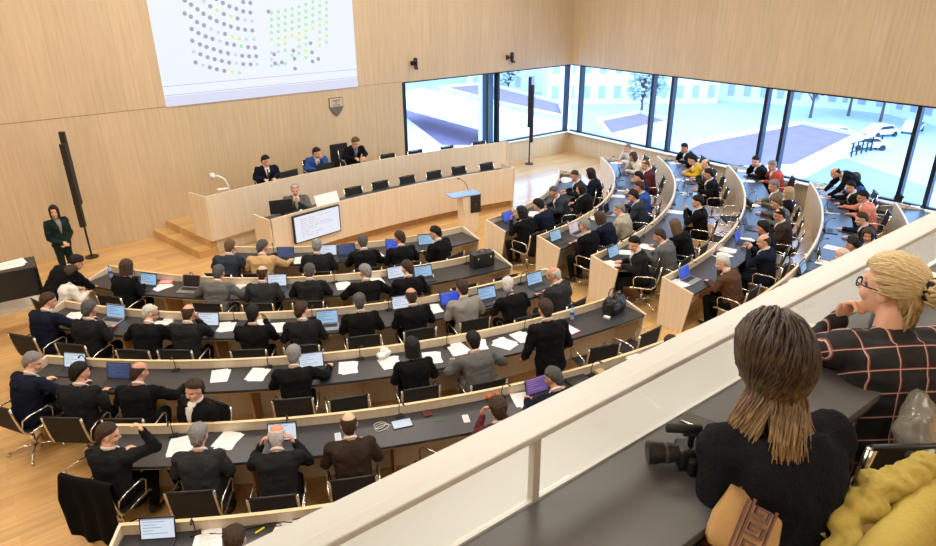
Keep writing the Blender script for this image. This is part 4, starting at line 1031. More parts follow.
# seats as dots: left fan and right fan; read off row by row in the photograph
dots = {0: MB(), 1: MB(), 2: MB(), 3: MB()}
def dot(px, py, c):
    p = aty(px, py, FY-.034); r_ = .048 if c == 0 else .042
    dots[c].loft([[(p.x+r_*math.cos(2*PI*k/12), y, p.z+r_*math.sin(2*PI*k/12)) for k in range(12)] for y in (FY-.036, FY-.033)])
zc = lambda x, y: (140+x/4.07, y/4.07)
G = [[(182, 55), (207, 68), (232, 90), (260, 103), (290, 118, 3), (318, 132, 3), (346, 138), (376, 150, 2), (404, 158, 2), (432, 160, 3), (464, 160, 3)],
     [(210, 118), (238, 135), (267, 148), (295, 158), (325, 168, 3), (354, 177), (383, 183), (412, 188, 1), (440, 192), (468, 194)],
     [(213, 166), (244, 181), (271, 191), (300, 200), (328, 210), (358, 217), (388, 222, 3), (416, 227), (444, 229), (473, 229)],
     [(218, 210, 3), (246, 221), (275, 233), (304, 241), (333, 248), (363, 255), (392, 258, 3), (420, 261), (450, 262), (477, 262, 3)],
     [(226, 254), (256, 266, 3), (284, 274), (313, 282), (343, 288), (375, 293, 2), (405, 296, 3)],
     [(182, 2), (208, 19), (234, 38), (258, 56), (285, 72), (312, 86), (342, 98), (370, 108), (399, 116), (428, 121), (457, 124)],
     [(260, 5, 3), (286, 26), (313, 42, 2), (341, 57), (370, 65, 2), (397, 75), (427, 82, 3), (456, 86, 3)],
     [(337, 12), (364, 26), (392, 36), (420, 46), (449, 51)], [(310, -4), (420, 8), (449, 12)],
     [(523, 47), (694, 176), (624, 206), (546, 221), (700, 213), (629, 239), (550, 258), (577, 254), (702, 250), (726, 240), (631, 279)]]
for g_ in G:
    for d_ in g_: dot(*zc(d_[0], d_[1]), d_[2] if len(d_) > 2 else 0)
rnd = random.Random(2)
for k in range(9):
    for j in range(9):
        x_, y_ = 535+j*28, 82+k*27-j*(4+j*.7)*.9
        if k == 8 and j > 6: continue
        if any(math.hypot(x_-q[0], y_-q[1]) < 18 for q in G[-1]): continue
        dot(*zc(x_, y_-30), 1 if k < 4 else (2 if k == 4 or rnd.random() < .3 else 3 if rnd.random() < .5 else 1))
for c, mb in dots.items():
    mb.xf(Po); tag(mb.build(['grey', 'green', 'yellow', 'pale'][c]+'_dots', DC[c], ps), kind='stuff')

# crest on the wall
cr = empty('wall_crest', (8.11, FY, 2.5), 0, 'small shield crest with lettering on the wall right of the projection', 'crest')
def shield(w, h, y0, y1, s=1, cut=None):
    pts = [(-w/2, h/2), (w/2, h/2), (w/2, -h*.05), (w*.38, -h*.22), (w*.2, -h*.40), (0, -h*.56), (-w*.2, -h*.40), (-w*.38, -h*.22), (-w/2, -h*.05)]
    if cut == 'top': pts = [(-w/2, h/2), (w/2, h/2), (w/2, 0), (-w/2, 0)]
    if cut == 'bot': pts = [(-w/2, 0), (w/2, 0)]+pts[2:]
    return MB().loft([[(x*s, y, z*s) for x, z in pts] for y in (y0, y1)])
shield(.40, .46, -.03, 0).build('shield_border', mat('crest_steel', srgb(105, 100, 92), .4, .5), cr)
shield(.37, .43, -.036, -.031, 1, 'top').build('upper_field', mat('crest_pale', srgb(205, 195, 172), .5), cr)
shield(.37, .43, -.036, -.031, 1, 'bot').build('lower_field', mat('crest_grey', srgb(120, 115, 106), .45, .4), cr)
for t_, z_ in (('LIBERTÉ', .125), ('ET', .07), ('PATRIE', .015)):
    cu = bpy.data.curves.new('motto', 'FONT'); cu.body = t_; cu.size = .072; cu.align_x = 'CENTER'; cu.extrude = .002
    o = bpy.data.objects.new('motto_curve', cu); COL.objects.link(o); me = bpy.data.meshes.new_from_object(o.evaluated_get(bpy.context.evaluated_depsgraph_get())); bpy.data.objects.remove(o); me.materials.clear(); o = link('motto_text', me, cr); o.location = (0, -.038, z_); o.rotation_euler = (PI/2, 0, 0); o.data.materials.append(mat('crest_letters', srgb(95, 85, 75), .5))

# wall cameras
def wcam():
    r = empty('wall_camera')
    MB().box(-.05, .05, -.05, 0, -.06, .06).build('wall_plate', M_black, r, bevel=.005)
    MB().tube([(0, -.04, 0), (0, -.14, 0)], .022, 10).build('arm', M_black, r, True)
    MB().cyl((0, -.18), .06, -.02, .13, 20).cyl((0, -.18), .06, .13, .16, 20, r2=.03).build('housing', M_black, r, True)
    MB().box(-.035, .035, -.22, -.14, -.10, -.02).build('yoke', M_black, r)
    MB().ell((0, -.20, -.10), (.055, .06, .055)).build('lens_head', M_black, r, True)
    MB().tube([(0, -.24, -.11), (0, -.285, -.13)], [.028, .024], 12).build('lens', mat('lens_glass', (.02, .02, .03), .05), r, True)
    return r
inst('wcam', wcam, (10.54, FY, 3.42), R(0), 'black camera on the wall above left front window', 'camera')
inst('wcam', wcam, (14.0, FY, 3.34), R(25), 'black camera on the wall above right front window', 'camera')

# slim loudspeaker columns
def lineup():
    r = empty('column_loudspeaker')
    MB().cyl((0, 0), .14, 0, .02, 24).build('foot_plate', M_black, r)
    MB().tube([(0, 0, .02), (0, 0, 1.25)], .022, 10).build('stand_pole', M_black, r)
    MB().box(-.055, .055, -.10, -.0, .72, 2.52).build('lower_array', M_black, r, bevel=.006)
    MB().box(-.055, .055, .0, .08, 1.2, 2.75).build('rear_array', M_black, r, bevel=.006)
    for z in (1.25, 2.1): MB().box(-.06, .06, -.105, .085, z, z+.025).build('clamp', M_frame, r)
    return r
inst('lineup', lineup, (1.67, 15.91, 0), R(-30), 'slim black column loudspeaker against the wood wall at left', 'loudspeaker')
inst('lineup', lineup, (14.6, 15.9, 0), R(30), 'slim black column loudspeaker in front of the right front window', 'loudspeaker')

# lectern
le = empty('lectern', (9.14, 12.02, 0), R(-10), 'birch speaking lectern with blue glass top and black front panel', 'lectern')
MB().loft([[(-.19, -.15, 0), (.19, -.15, 0), (.19, .15, 0), (-.19, .15, 0)], [(-.22, -.17, .93), (.22, -.17, .93), (.22, .17, .93), (-.22, .17, .93)]]).build('column', M_birch, le, bevel=.004)
MB().box(-.50, .25, -.20, .18, .94, .962).build('glass_top', mat('blue_glass_top', srgb(128, 150, 182), .3), le)
MB().box(-.03, .232, -.19, -.172, .52, .94).build('black_panel', M_black, le)
MB().box(.08, .13, -.193, -.19, .72, .725).build('panel_mark', M_chrome, le)
MB().tube([(.05, .1, .965), (.05, .1, 1.02), (-.0, .12, 1.16), (-.12, .14, 1.27), (-.16, .14, 1.29)], .007, 6).build('gooseneck', M_black, le, True)
MB().tube([(-.15, .14, 1.285), (-.21, .14, 1.30)], .014, 8).build('microphone_head', M_black, le, True)

# document camera
dc = empty('document_camera', (4.45, 14.75, 1.10), 0, 'white document camera standing on left end of upper presidium desk', 'document camera')
MB().box(-.06, .16, -.14, .14, 0, .05).build('base', M_white, dc, bevel=.008)
MB().tube([(.05, 0, .05), (.04, 0, .28), (-.02, 0, .43), (-.14, 0, .52), (-.24, 0, .54)], .024, 8).build('arm', M_white, dc, True)
MB().cyl((-.26, 0), .055, .48, .60, 18).build('camera_head', M_white, dc, True)
MB().box(-.2, .02, -.06, .06, .20, .23).build('side_light', M_white, dc, bevel=.006)
MB().cyl((-.26, 0), .035, .47, .48, 18).build('lens', M_black, dc, True)
o = flat('control_panel', .3, .25, .02, M_dark, 'A', 300, 240, 0, 'dark control panel at the left end of the upper presidium desk', 'control panel'); o.location = (4.15, 14.62, 1.10); o.rotation_euler = (0, 0, 0)

# people and chairs of the presidium
def pchair(px, py, z, lab, rz=PI, Y=None, h=.84):
    p = at(px, py, z+h); chair((p.x, Y or p.y, z), rz, lab, 'presidium chairs')
def pperson(px, py, pose, hy, rz, lab, jk, hair, Y, **kw):
    c, _ = POSES[pose].head(hy, 10); q = Matrix.Rotation(rz, 3, 'Z') @ Vector((c.x, c.y, 0)); h = aty(px, py, Y+q.y)
    loc = Vector((h.x-q.x, Y, max(.0, h.z-c.z))); print('PRES', lab[:30], loc)
    o = person(loc, rz, pose, lab, jk, hair, hy, **kw); chair(loc, rz, f'black office chair under the {lab[:62].rsplit(" ", 1)[0]}', 'presidium chairs'); return o
pperson(266, 161, 'type', 30, R(170), 'person in navy suit and tie looking left, first at upper presidium desk', 'navy', ('short', 'bk'), 15.30, tie=(.02, .02, .08), legsc='navy')
pperson(317, 153, 'chinl', 30, R(172), 'person in blue suit resting chin on hand, second at upper presidium desk', 'blue', ('short', 'bk'), 15.40, tie=(.05, .02, .03), legsc='navy')
pperson(356, 143, 'write', 0, R(178), 'person in black jacket looking down, third at upper presidium desk', 'black', ('thick', 'lb'), 15.40, shirt='grey blue')
pperson(295, 190, 'clasp', 0, R(160), 'person in grey jacket with clasped hands at the lower presidium desk', 'grey', ('thin', 'gr'), 13.72)
for i, (px, py) in enumerate([(393, 155), (421, 151), (453, 147), (485, 142)]):
    pchair(px, py+3, .40, f'empty black chair behind upper presidium desk, {ORD[i]} from left')
for i, (px, py) in enumerate([(359, 190), (386, 184), (413, 178.5), (440, 173.5), (465, 169), (493, 165)]):
    pchair(px, py+2, .15, f'empty black chair behind lower presidium desk, {ORD[i]} from left')
# tall black chair back behind the third person
tc_ = empty('high_back_chair', aty(344, 160, 15.55), PI, 'tall black chair back beside the third presidium person', 'chair'); tc_.location.z = .34
MB().box(-.25, .25, -.2, .25, .42, .5).build('seat', M_mesh, tc_, bevel=.02); MB().box(-.25, .25, -.28, -.22, .5, 1.32).build('backrest', M_mesh, tc_, bevel=.02); MB().tube([(0, 0, .03), (0, 0, .42)], .03).cyl((0, 0), .26, 0, .04).build('pedestal', M_chrome, tc_)
def monitor():
    r = empty('desk_monitor')
    MB().box(-.24, .24, -.015, .015, .06, .36).build('housing', M_black, r, bevel=.004)
    MB().box(-.225, .225, .0152, .017, .075, .345).build('screen', mat('monitor_lit', srgb(120, 140, 180), .3, emit=.5), r)
    MB().box(-.03, .03, -.03, .0, 0, .1).box(-.1, .1, -.07, .07, 0, .012).build('stand', M_black, r)
    return r
for px, py, Y, z, lb, rz in [(289, 174, 14.80, 1.10, 'black monitor in front of the first upper presidium person', 10), (325, 168, 14.88, 1.10, 'black monitor in front of the second upper presidium person', 5), (281, 206, 13.35, .90, 'black monitor at left end of the lower presidium desk', -15)]:
    p = aty(px, py, Y); inst('monitor', monitor, (p.x, Y, z), R(rz), lb, 'monitor', 'presidium monitors')
def padm():
    r = empty('desk_console'); MB().loft([[(-.2, -.12, 0), (.2, -.12, 0), (.2, .12, .0), (-.2, .12, .0)], [(-.2, -.12, .02), (.2, -.12, .02), (.2, .12, .07), (-.2, .12, .07)]]).build('housing', M_black, r)
    MB().tube([(0, .05, .05), (-.05, .05, .25), (-.15, .02, .4)], .005, 6).build('gooseneck', M_black, r, True); return r
for px, Y, z, lb in [(378, 14.95, 1.10, 'black desk console right of the third upper presidium person')]:
    p = aty(px, 158, Y); inst('console', padm, (p.x, Y, z), PI, lb, 'console')
for x, y, z, w_, h_, rz, lb in [(7.6, 14.95, 1.10, .5, .3, 5, 'white papers before the third upper presidium person'), (6.05, 13.30, .90, .4, .3, 30, 'white papers in front of the grey-jacketed lower presidium person')]:
    o = sheet(5, w_, h_)(); o.location = (x, y, z); o.rotation_euler = (0, 0, R(rz)); tag(o, lb, 'papers')
# propped white board/document on lower desk
o = MB().box(-.30, .30, -.008, .008, 0, .30, M=Matrix.Rotation(R(-25), 4, 'X')).build('propped_document', M_paper); p = aty(326, 195, 13.42); o.location = (p.x, 13.30, .905); o.rotation_euler = (0, 0, R(8)); tag(o, 'large white document propped right of the grey-jacketed presidium person', 'document')
# water glasses
def glass():
    r = empty('drinking_glass'); MB().cyl((0, 0), .03, 0, .11, 16, r2=.036).build('tumbler', mat('glass_clear', (.6, .66, .72), .05, coat=.8), r, True); MB().cyl((0, 0), .033, .111, .113, 16).build('rim', M_white, r); return r
for px, Y, z, lb in [(278, 14.60, 1.10, 'glass in front of the first upper presidium person'), (328, 14.75, 1.10, 'glass in front of the second upper presidium person'), (297, 13.15, .90, 'glass before the grey-jacketed lower presidium person')]:
    p = aty(px, 175, Y); inst('tumbler', glass, (p.x, Y, z), 0, lb, 'glass')

# trolley lectern at far left
ct = empty('side_table', (-.12, 12.9, 0), R(-4), 'tall black-fronted side table with papers at the left edge', 'table')
MB().box(-.62, .62, -.28, .30, 1.16, 1.19).build('tabletop', M_dark, ct)
MB().box(-.62, .62, -.30, -.27, .70, 1.17).build('front_board', M_dark, ct)
for x in (-.6, .0, .6):
    for y in (-.28, .28):
        if x == 0: continue
        MB().box(x-.02, x+.02, y-.02, y+.02, 0, 1.16).build('leg', M_black, ct)
MB().box(-.6, .6, -.2, .3, .42, .45).build('shelf', M_birch, ct)
MB().box(-.5, .5, -.15, .25, .452, .50).build('drawer_box', M_white, ct)
o = sheet(4, .9, .3)(); o.location = (-.1, 12.95, 1.19); tag(o, 'white papers spread on the tall black side table', 'papers')

# ---------------------------------------------------------------- gallery in the foreground
GF, CZ = 3.55, 4.30
struct(MB().box(-4.2, CX_, -4.2, 1.23, GF-.3, GF).build('gallery_floor', M_floor)); struct(MB().box(-4.2, CX_, 1.2301, 1.245, GF-.32, GF).build('trim_5', M_parapet))
YE, YN = .944, .632
ga = empty('gallery_parapet', (5, 1.1, GF), 0, 'long cream parapet with sloping top running along the gallery edge', 'parapet')
pb(MB().box(-4.2, CX_, YE+.004, YE+.30, GF, CZ-.005), 'parapet_body', M_parapet, ga)
pb(MB().box(-4.2, CX_, YE+.002, YE+.306, CZ-.005, CZ+.006), 'parapet_top', M_parapet, ga)
pb(MB().box(-4.2, CX_, YE+.215, YE+.23, CZ+.0062, CZ+.008), 'groove', M_parcap, ga)
rl = empty('gallery_rail', (5, YE, CZ), 0, 'slim cream rail on posts with glass infill along gallery counter', 'rail')
pb(MB().box(-4.2, CX_, YE-.006, YE+.034, CZ+.193, CZ+.212), 'handrail', M_parapet, rl, bevel=.004)
for k in range(7):
    x = at(533, 500, CZ).x + 2.6*(k-2)
    pb(MB().box(x-.011, x+.011, YE+.0, YE+.02, CZ+.0, CZ+.19), 'post', M_parcap, rl)
    pb(MB().box(x+.02, min(x+2.58, CX_), YE+.008, YE+.014, CZ+.010, CZ+.188), 'glass_infill', M_clear, rl)
gc = empty('gallery_counter', (5, .8, GF), 0, 'long grey press counter on the gallery behind the parapet', 'counter')
pb(MB().box(-4.2, CX_, YN, YE, CZ-.03, CZ), 'worktop', M_desk2, gc, bevel=.003)
pb(MB().box(-4.2, CX_, YN+.01, YN+.03, CZ-.06, CZ-.031), 'edge_strip', M_black, gc)
for k in range(8): pb(MB().box(-3+2.4*k, -2.96+2.4*k, YN+.05, YE-.02, GF, CZ-.031), 'bracket', M_under, gc)

# ---------------------------------------------------------------- two people at the gallery counter
POSES['w1'] = Pose(14, A((-.23, .06, .80), (.00, .26, .80), (1, .5, 0)), A((.24, .14, .79), (.06, .36, .79), (-.8, .6, 0)))
POSES['w2'] = Pose(9, A((-.24, .28, .83), (-.10, .24, 1.02), (.3, -.1, 1), (-.3, 1, .1), .9), A((.27, .16, .80), (.02, .36, .795), (-.8, .6, 0)))
_bm[('w1', 0, 5)] = body_mesh(POSES['w1'], 0, 5, .006); _bm[('w2', 32, 0)] = body_mesh(POSES['w2'], 32, 0, .006)
_tm[('w1', 0)] = top_mesh(POSES['w1'], 0, .011, amp=.010); _tm[('w1', 0)].materials.append(M_black)
_tm[('w2', 0)] = top_mesh(POSES['w2'], 0, .011, amp=.008); _tm[('w2', 0)].materials.append(M_black)
def gallery_person(px, py, z, az, pose, hy, hp, lab, **kw):
    c, _ = POSES[pose].head(hy, hp); s = (z-GF)/c.z; rz = -R(az)
    h = at(px, py, z); q = Matrix.Rotation(rz, 3, 'Z') @ Vector((c.x, c.y, 0))*s
    return person((h.x-q.x, h.y-q.y, GF), rz, pose, lab, 'black', (None, 'br'), hy, hp, sc=s, **kw)
g1 = gallery_person(771, 362, 4.61, 30, 'w1', 0, 5, 'person in black fuzzy sweater with long brown hair at the gallery counter', legsc='rust', collar=False, wx=.80)
g2 = gallery_person(890, 288, 4.57, 34, 'w2', 32, 0, 'person in dark plaid shirt and glasses resting chin on hand, gallery right', legsc='navy', collar=False, glasses=True, skin=2, wx=.95)

def hairmat(name, roots, tips, zr, zt):
    m = bpy.data.materials.new(name); m.use_nodes = True; nt = m.node_tree; N = nt.nodes; L = nt.links; b = N['Principled BSDF']; b.inputs['Roughness'].default_value = .42
    tc = N.new('ShaderNodeTexCoord'); s = N.new('ShaderNodeSeparateXYZ'); L.new(tc.outputs['Object'], s.inputs[0])
    mr = N.new('ShaderNodeMapRange'); mr.inputs[1].default_value = zr; mr.inputs[2].default_value = zt; L.new(s.outputs['Z'], mr.inputs[0])
    n = N.new('ShaderNodeTexNoise'); n.inputs['Scale'].default_value = 45; L.new(tc.outputs['Object'], n.inputs['Vector'])
    ad = N.new('ShaderNodeMath'); ad.operation = 'MULTIPLY_ADD'; ad.inputs[1].default_value = .9; L.new(n.outputs['Fac'], ad.inputs[0])
    sb = N.new('ShaderNodeMath'); sb.operation = 'SUBTRACT'; sb.inputs[1].default_value = .45; L.new(mr.outputs[0], sb.inputs[0]); L.new(sb.outputs[0], ad.inputs[2])
    rp = N.new('ShaderNodeValToRGB'); rp.color_ramp.elements[0].color = (*roots, 1); rp.color_ramp.elements[1].color = (*tips, 1); L.new(ad.outputs[0], rp.inputs[0]); L.new(rp.outputs[0], b.inputs['Base Color'])
    return m
def head_frame(pose, hy, hp):
    c, M = POSES[pose].head(hy, hp); return Matrix.Translation(c) @ M.to_4x4() @ Matrix.Scale(HS, 4)
rnd = random.Random(11)
# long loose hair: locks from the parting down over shoulders
mb = MB(); base = hair_mesh('thick', 3, .2)
sk = MB(); b2_ = hair_mesh('short', 3, .2); sk.v = [tuple(v.co) for v in b2_.vertices]; sk.f = [tuple(p.vertices) for p in b2_.polygons]; sk.m = [0]*len(sk.f)
mb.add([tuple(v.co) for v in base.vertices], [tuple(p.vertices) for p in base.polygons])
def on_head(d, off):
    d = d.normalized(); return Vector((d.x*(.079+off), d.y*(.097+off)-.012, d.z*(.090+off)+.028))
for k in range(1100):
    a = R(rnd.uniform(-180, 180)); z0 = rnd.uniform(-.25, 1)
    d0 = Vector((math.sin(a)*math.sqrt(1-min(1, abs(z0))**2), math.cos(a)*math.sqrt(1-min(1, abs(z0))**2), z0))
    if d0.y > .45 and d0.z < .55: continue
    back = rnd.random()
    # most hair falls to the wearer's left, some straight down the back
    de = Vector((max(-1, min(.7, d0.x*.9-.32-(.25 if d0.y > 0 else 0))), 0, -.8)); de.y = -.75*(1-abs(de.x)*.75)
    de = (de+Vector((rnd.gauss(0, .06), rnd.gauss(0, .05), 0))).normalized(); off = rnd.uniform(.022, .036)
    pts = []
    for q in range(6):
        t = q/5; d = d0.lerp(de, t); d.z += .45*t*(1-t); pts.append(on_head(d, off+.006*t))
    e = pts[-1]; ln = rnd.uniform(.11, .165)*(.80 if de.x < -.4 else .80); ph = rnd.uniform(0, 6); w = rnd.uniform(.003, .010)
    o_ = Vector((-.80+.3*(de.x+.5), -.25, -1)) if de.x < -.4 else Vector((-.30+.5*de.x, -.62, -1))
    for q in range(1, 6):
        t = q/5; tt = t*(.75+.25*t); pts.append(e+Vector((o_.x*ln*tt+w*math.sin(ph+t*7), o_.y*ln*tt+w*math.cos(ph+t*6), -ln*t)))
    r0 = rnd.uniform(.0028, .0052)
    mb.tube(pts, [r0*.6, r0, r0, r0, r0, r0, r0, r0, r0*.9, r0*.7, r0*.3], 6, flat=.55)
h = mb.build('hair', hairmat('brown_balayage', (.030, .016, .009), (.36, .23, .10), .0, -.22), g1, True)
h.matrix_local = head_frame('w1', 0, 5)
# swept-back blonde hair with a messy bun and black hair tie
mb = MB(); mb.add(sk.v, sk.f)
for k in range(300):
    a = R(rnd.uniform(-112, 112)); el = rnd.uniform(0, 1)
    s0 = Vector((math.sin(a)*.088, math.cos(a)*.095*1-.0, .02+.10*el)) if True else None
    s0 = Vector((math.sin(a)*(.086-.03*el), math.cos(a)*(.098-.035*el)-.012, -.0+.125*el))
    if s0.y > .03: s0.z = max(s0.z, .075)
    e = Vector((rnd.gauss(0, .012), -.122, .035+rnd.gauss(0, .012)))
    m1 = s0.lerp(e, .33); m2 = s0.lerp(e, .7)
    def outw(p, q=.0):
        v = Vector((p.x, p.y+.012, p.z-.028)); k_ = math.sqrt((v.x/.094)**2+(v.y/.112)**2+(v.z/.106)**2); v = v/k_*(1+q); return Vector((v.x, v.y-.012, v.z+.028))
    pts = [outw(s0, -.01), outw(s0.lerp(e, .18), .02), outw(m1, .03+rnd.uniform(0, .02)), outw(s0.lerp(e, .52), .035), outw(m2, .03), outw(s0.lerp(e, .87), .02), e]
    r0 = rnd.uniform(.0045, .008); mb.tube(pts, [r0*.5]+[r0]*5+[r0*.8], 6, flat=.6)
for k in range(70):
    ph = rnd.uniform(0, 6.28); th = rnd.uniform(-1, 1); R1 = rnd.uniform(.022, .044)
    ax = Vector((math.cos(ph)*.6, math.sin(th), math.sin(ph))).normalized(); b1 = ax.orthogonal().normalized(); b2 = ax.cross(b1)
    cc = Vector((rnd.gauss(0, .008), -.168+rnd.gauss(0, .008), .025+rnd.gauss(0, .01)))
    mb.tube([cc+(b1*math.cos(t)+b2*math.sin(t))*R1*(1+.1*math.sin(3*t+ph)) for t in [i*.62 for i in range(8)]], [.003]+[.0065]*6+[.003], 6)
for k in range(26):  # loose neck strands
    x = rnd.uniform(-.06, .06); mb.tube([(x*.8, -.095, .0), (x, -.098, -.05), (x*1.1, -.09+rnd.uniform(-.01, .02), -.10), (x*1.2, -.085, -.13-rnd.uniform(0, .03))], [.006, .006, .004, .001], 5)
h = mb.build('hair', hairmat('blonde_swept', (.16, .10, .05), (.66, .52, .28), -.3, .12), g2, True); h.matrix_local = head_frame('w2', 32, 0)
sc1 = MB().tube([(.034*math.cos(t)*(1+.15*math.sin(9*t)), -.135+.008*math.sin(7*t), .03+.034*math.sin(t)*(1+.15*math.cos(8*t))) for t in [2*PI*i/40 for i in range(40)]], .012, 8, closed=True).build('hair_tie', M_mesh, g2, True)
sc1.matrix_local = head_frame('w2', 32, 0)
# sweater and shirt cloth
ms = mat('black_fuzzy_knit', (.010, .011, .015), .95, bump=.8, bscale=110, spec=.15)
[c for c in g1.children if c.name.startswith('jacket')][0].material_slots[0].material = ms
m = bpy.data.materials.new('dark_plaid'); m.use_nodes = True; nt = m.node_tree; N = nt.nodes; L = nt.links; b = N['Principled BSDF']; b.inputs['Roughness'].default_value = .85
tc = N.new('ShaderNodeTexCoord'); s = N.new('ShaderNodeSeparateXYZ'); L.new(tc.outputs['Object'], s.inputs[0])
def stripe(sock, period, off, width):
    a = N.new('ShaderNodeMath'); a.operation = 'ADD'; a.inputs[1].default_value = off+10*period; L.new(sock, a.inputs[0])
    q = N.new('ShaderNodeMath'); q.operation = 'PINGPONG'; q.inputs[1].default_value = period/2; L.new(a.outputs[0], q.inputs[0])
    l_ = N.new('ShaderNodeMath'); l_.operation = 'LESS_THAN'; l_.inputs[1].default_value = width; L.new(q.outputs[0], l_.inputs[0]); return l_.outputs[0]
def mixc(f, a, col):
    x = N.new('ShaderNodeMix'); x.data_type = 'RGBA'; L.new(f, x.inputs[0])
    if isinstance(a, tuple): x.inputs[6].default_value = (*a, 1)
    else: L.new(a, x.inputs[6])
    x.inputs[7].default_value = (*col, 1); return x.outputs[2]
wz = N.new('ShaderNodeMath'); wz.operation = 'MULTIPLY_ADD'; wz.inputs[1].default_value = .75; L.new(s.outputs['Y'], wz.inputs[0]); L.new(s.outputs['Z'], wz.inputs[2])
c_ = (.012, .012, .014)
for sock, per, off in ((s.outputs['X'], .11, .05), (wz.outputs[0], .105, .03)):
    c_ = mixc(stripe(sock, per, off, .0045), c_, (.30, .055, .04)); 
for sock, per, off in ((s.outputs['X'], .11, .05), (wz.outputs[0], .105, .03)):
    c_ = mixc(stripe(sock, per, off+.0015, .0018), c_, (.55, .46, .42))
L.new(c_, b.inputs['Base Color'])
[c for c in g2.children if c.name.startswith('jacket')][0].material_slots[0].material = m
# patterned cloth bag on the lap
def key_bag():
    r = empty('patterned_tote_bag')
    m_ = mat('woven_sand', srgb(196, 158, 104), .8, bump=.3, bscale=150); m2 = mat('woven_mauve', srgb(120, 88, 88), .8)
    mb = MB(); rings = []
    for z, a, b_ in [(0, .10, .035), (.03, .125, .05), (.12, .13, .045), (.20, .115, .025), (.24, .11, .012)]:
        rings.append([(a*math.copysign(abs(math.cos(q))**.5, math.cos(q)), b_*math.copysign(abs(math.sin(q))**.5, math.sin(q)), z) for q in [2*PI*k/28 for k in range(28)]])
    mb.loft(rings).build('body', m_, r, True)
    k = MB()
    def bar(x0, x1, z0, z1, y=-.056): k.box(x0, x1, y, y+.012, z0, z1)
    for i in range(3):
        z = .03+.066*i
        for x0, x1, z0, z1 in [(-.03, .05, 0, .009), (.041, .05, 0, .048), (-.01, .05, .039, .048), (-.01, -.001, .018, .048), (-.01, .025, .018, .027), (-.03, -.021, 0, .066)]:
            bar(x0, x1, z+z0, z+z1, -.056+.0)
    for x0 in (-.05, .062): bar(x0, x0+.008, .02, .22)
    k.build('key_pattern', m2, r)
    MB().tube([(-.07, 0, .23), (-.06, .0, .30), (0, .01, .34), (.06, 0, .30), (.07, 0, .23)], .008, 6).build('handle', mat('tan_strap', (.22, .11, .05), .6), r, True)
    return r
t = inst('tote', key_bag, Vector((0, 0, 5.5)).lerp(at(733, 556, 4.20), .96), R(-25), 'sand tote bag with mauve key pattern on the lap of the black-sweatered person', 'bag'); t.rotation_euler = (R(-38), R(22), R(-55)); t.scale = (.62, .62, .62)
# video camera on the counter
def camcorder():
    r = empty('video_camera')
    MB().box(-.055, .06, -.045, .045, .01, .085).build('body', M_black, r, bevel=.012)
    MB().tube([(-.05, 0, .05), (-.075, 0, .05), (-.076, 0, .05), (-.125, 0, .05), (-.126, 0, .05), (-.155, 0, .05)], [.034, .034, .037, .037, .041, .041], 24).build('lens_barrel', M_black, r)
    MB().tube([(-.09, 0, .05), (-.10, 0, .05)], .0385, 24).build('focus_ring', mat('ring_grey', (.08, .08, .085), .35), r)
    MB().tube([(-.1555, 0, .05), (-.157, 0, .05)], .034, 24).build('lens_glass', mat('lens_glass', (.02, .02, .03), .05), r)
    MB().tube([(.045, 0, .08), (.04, 0, .12), (.02, 0, .135), (-.04, 0, .135)], .013, 10).build('top_handle', M_black, r, True)
    MB().tube([(-.10, .0, .155), (.02, 0, .150)], .016, 12).build('shotgun_microphone', M_mesh, r, True)
    MB().box(-.02, .0, -.006, .006, .08, .16).build('microphone_mount', M_black, r)
    MB().box(.058, .085, -.03, .03, .03, .08).build('viewfinder', M_black, r, bevel=.006)
    MB().box(-.03, .04, -.075, -.045, 0, .07).build('hand_grip', M_black, r, bevel=.012)
    MB().box(-.05, .055, -.04, .04, 0, .011).build('base_plate', M_black, r)
    MB().cyl((.02, -.06), .006, .07, .074, 12).build('record_button', mat('button_silver', (.6, .6, .6), .3, 1), r)
    return r
p = at(687, 462, CZ); t = inst('camcorder', camcorder, (p.x, p.y-.01, CZ), R(-38), 'black video camera with top microphone lying on the gallery counter', 'camera'); t.scale = (.76,)*3
# leather phone pouch behind the camera
def pouch():
    r = empty('phone_pouch'); MB().box(-.045, .045, -.08, .08, 0, .014).build('cover', mat('brown_grey_leather', (.045, .035, .028), .5, bump=.2, bscale=90), r, bevel=.006)
    MB().box(-.0455, -.035, -.081, .081, .003, .011).build('copper_edge', mat('copper_edge', (.6, .32, .2), .25, 1), r)
    MB().tube([(-.03, -.06, .018), (-.02, .07, .018)], .004, 8).build('pen', M_chrome, r, True); return r
p = at(704, 432, CZ); inst('pouch', pouch, (p.x+.01, p.y+.0, CZ), R(15), 'dark leather phone pouch with copper edge behind the video camera', 'pouch')
o = sheet(3, .16, .24)(); p = at(836, 350, CZ); o.location = (p.x, p.y, CZ); o.rotation_euler = (0, 0, R(-12)); tag(o, 'white papers on the gallery counter between the two people', 'papers')
o = sheet(2, .2, .24)(); p = at(934, 282, CZ); o.location = (p.x+.02, p.y-.02, CZ); o.rotation_euler = (0, 0, R(8)); tag(o, 'white sheet on the gallery counter at the right edge', 'papers')
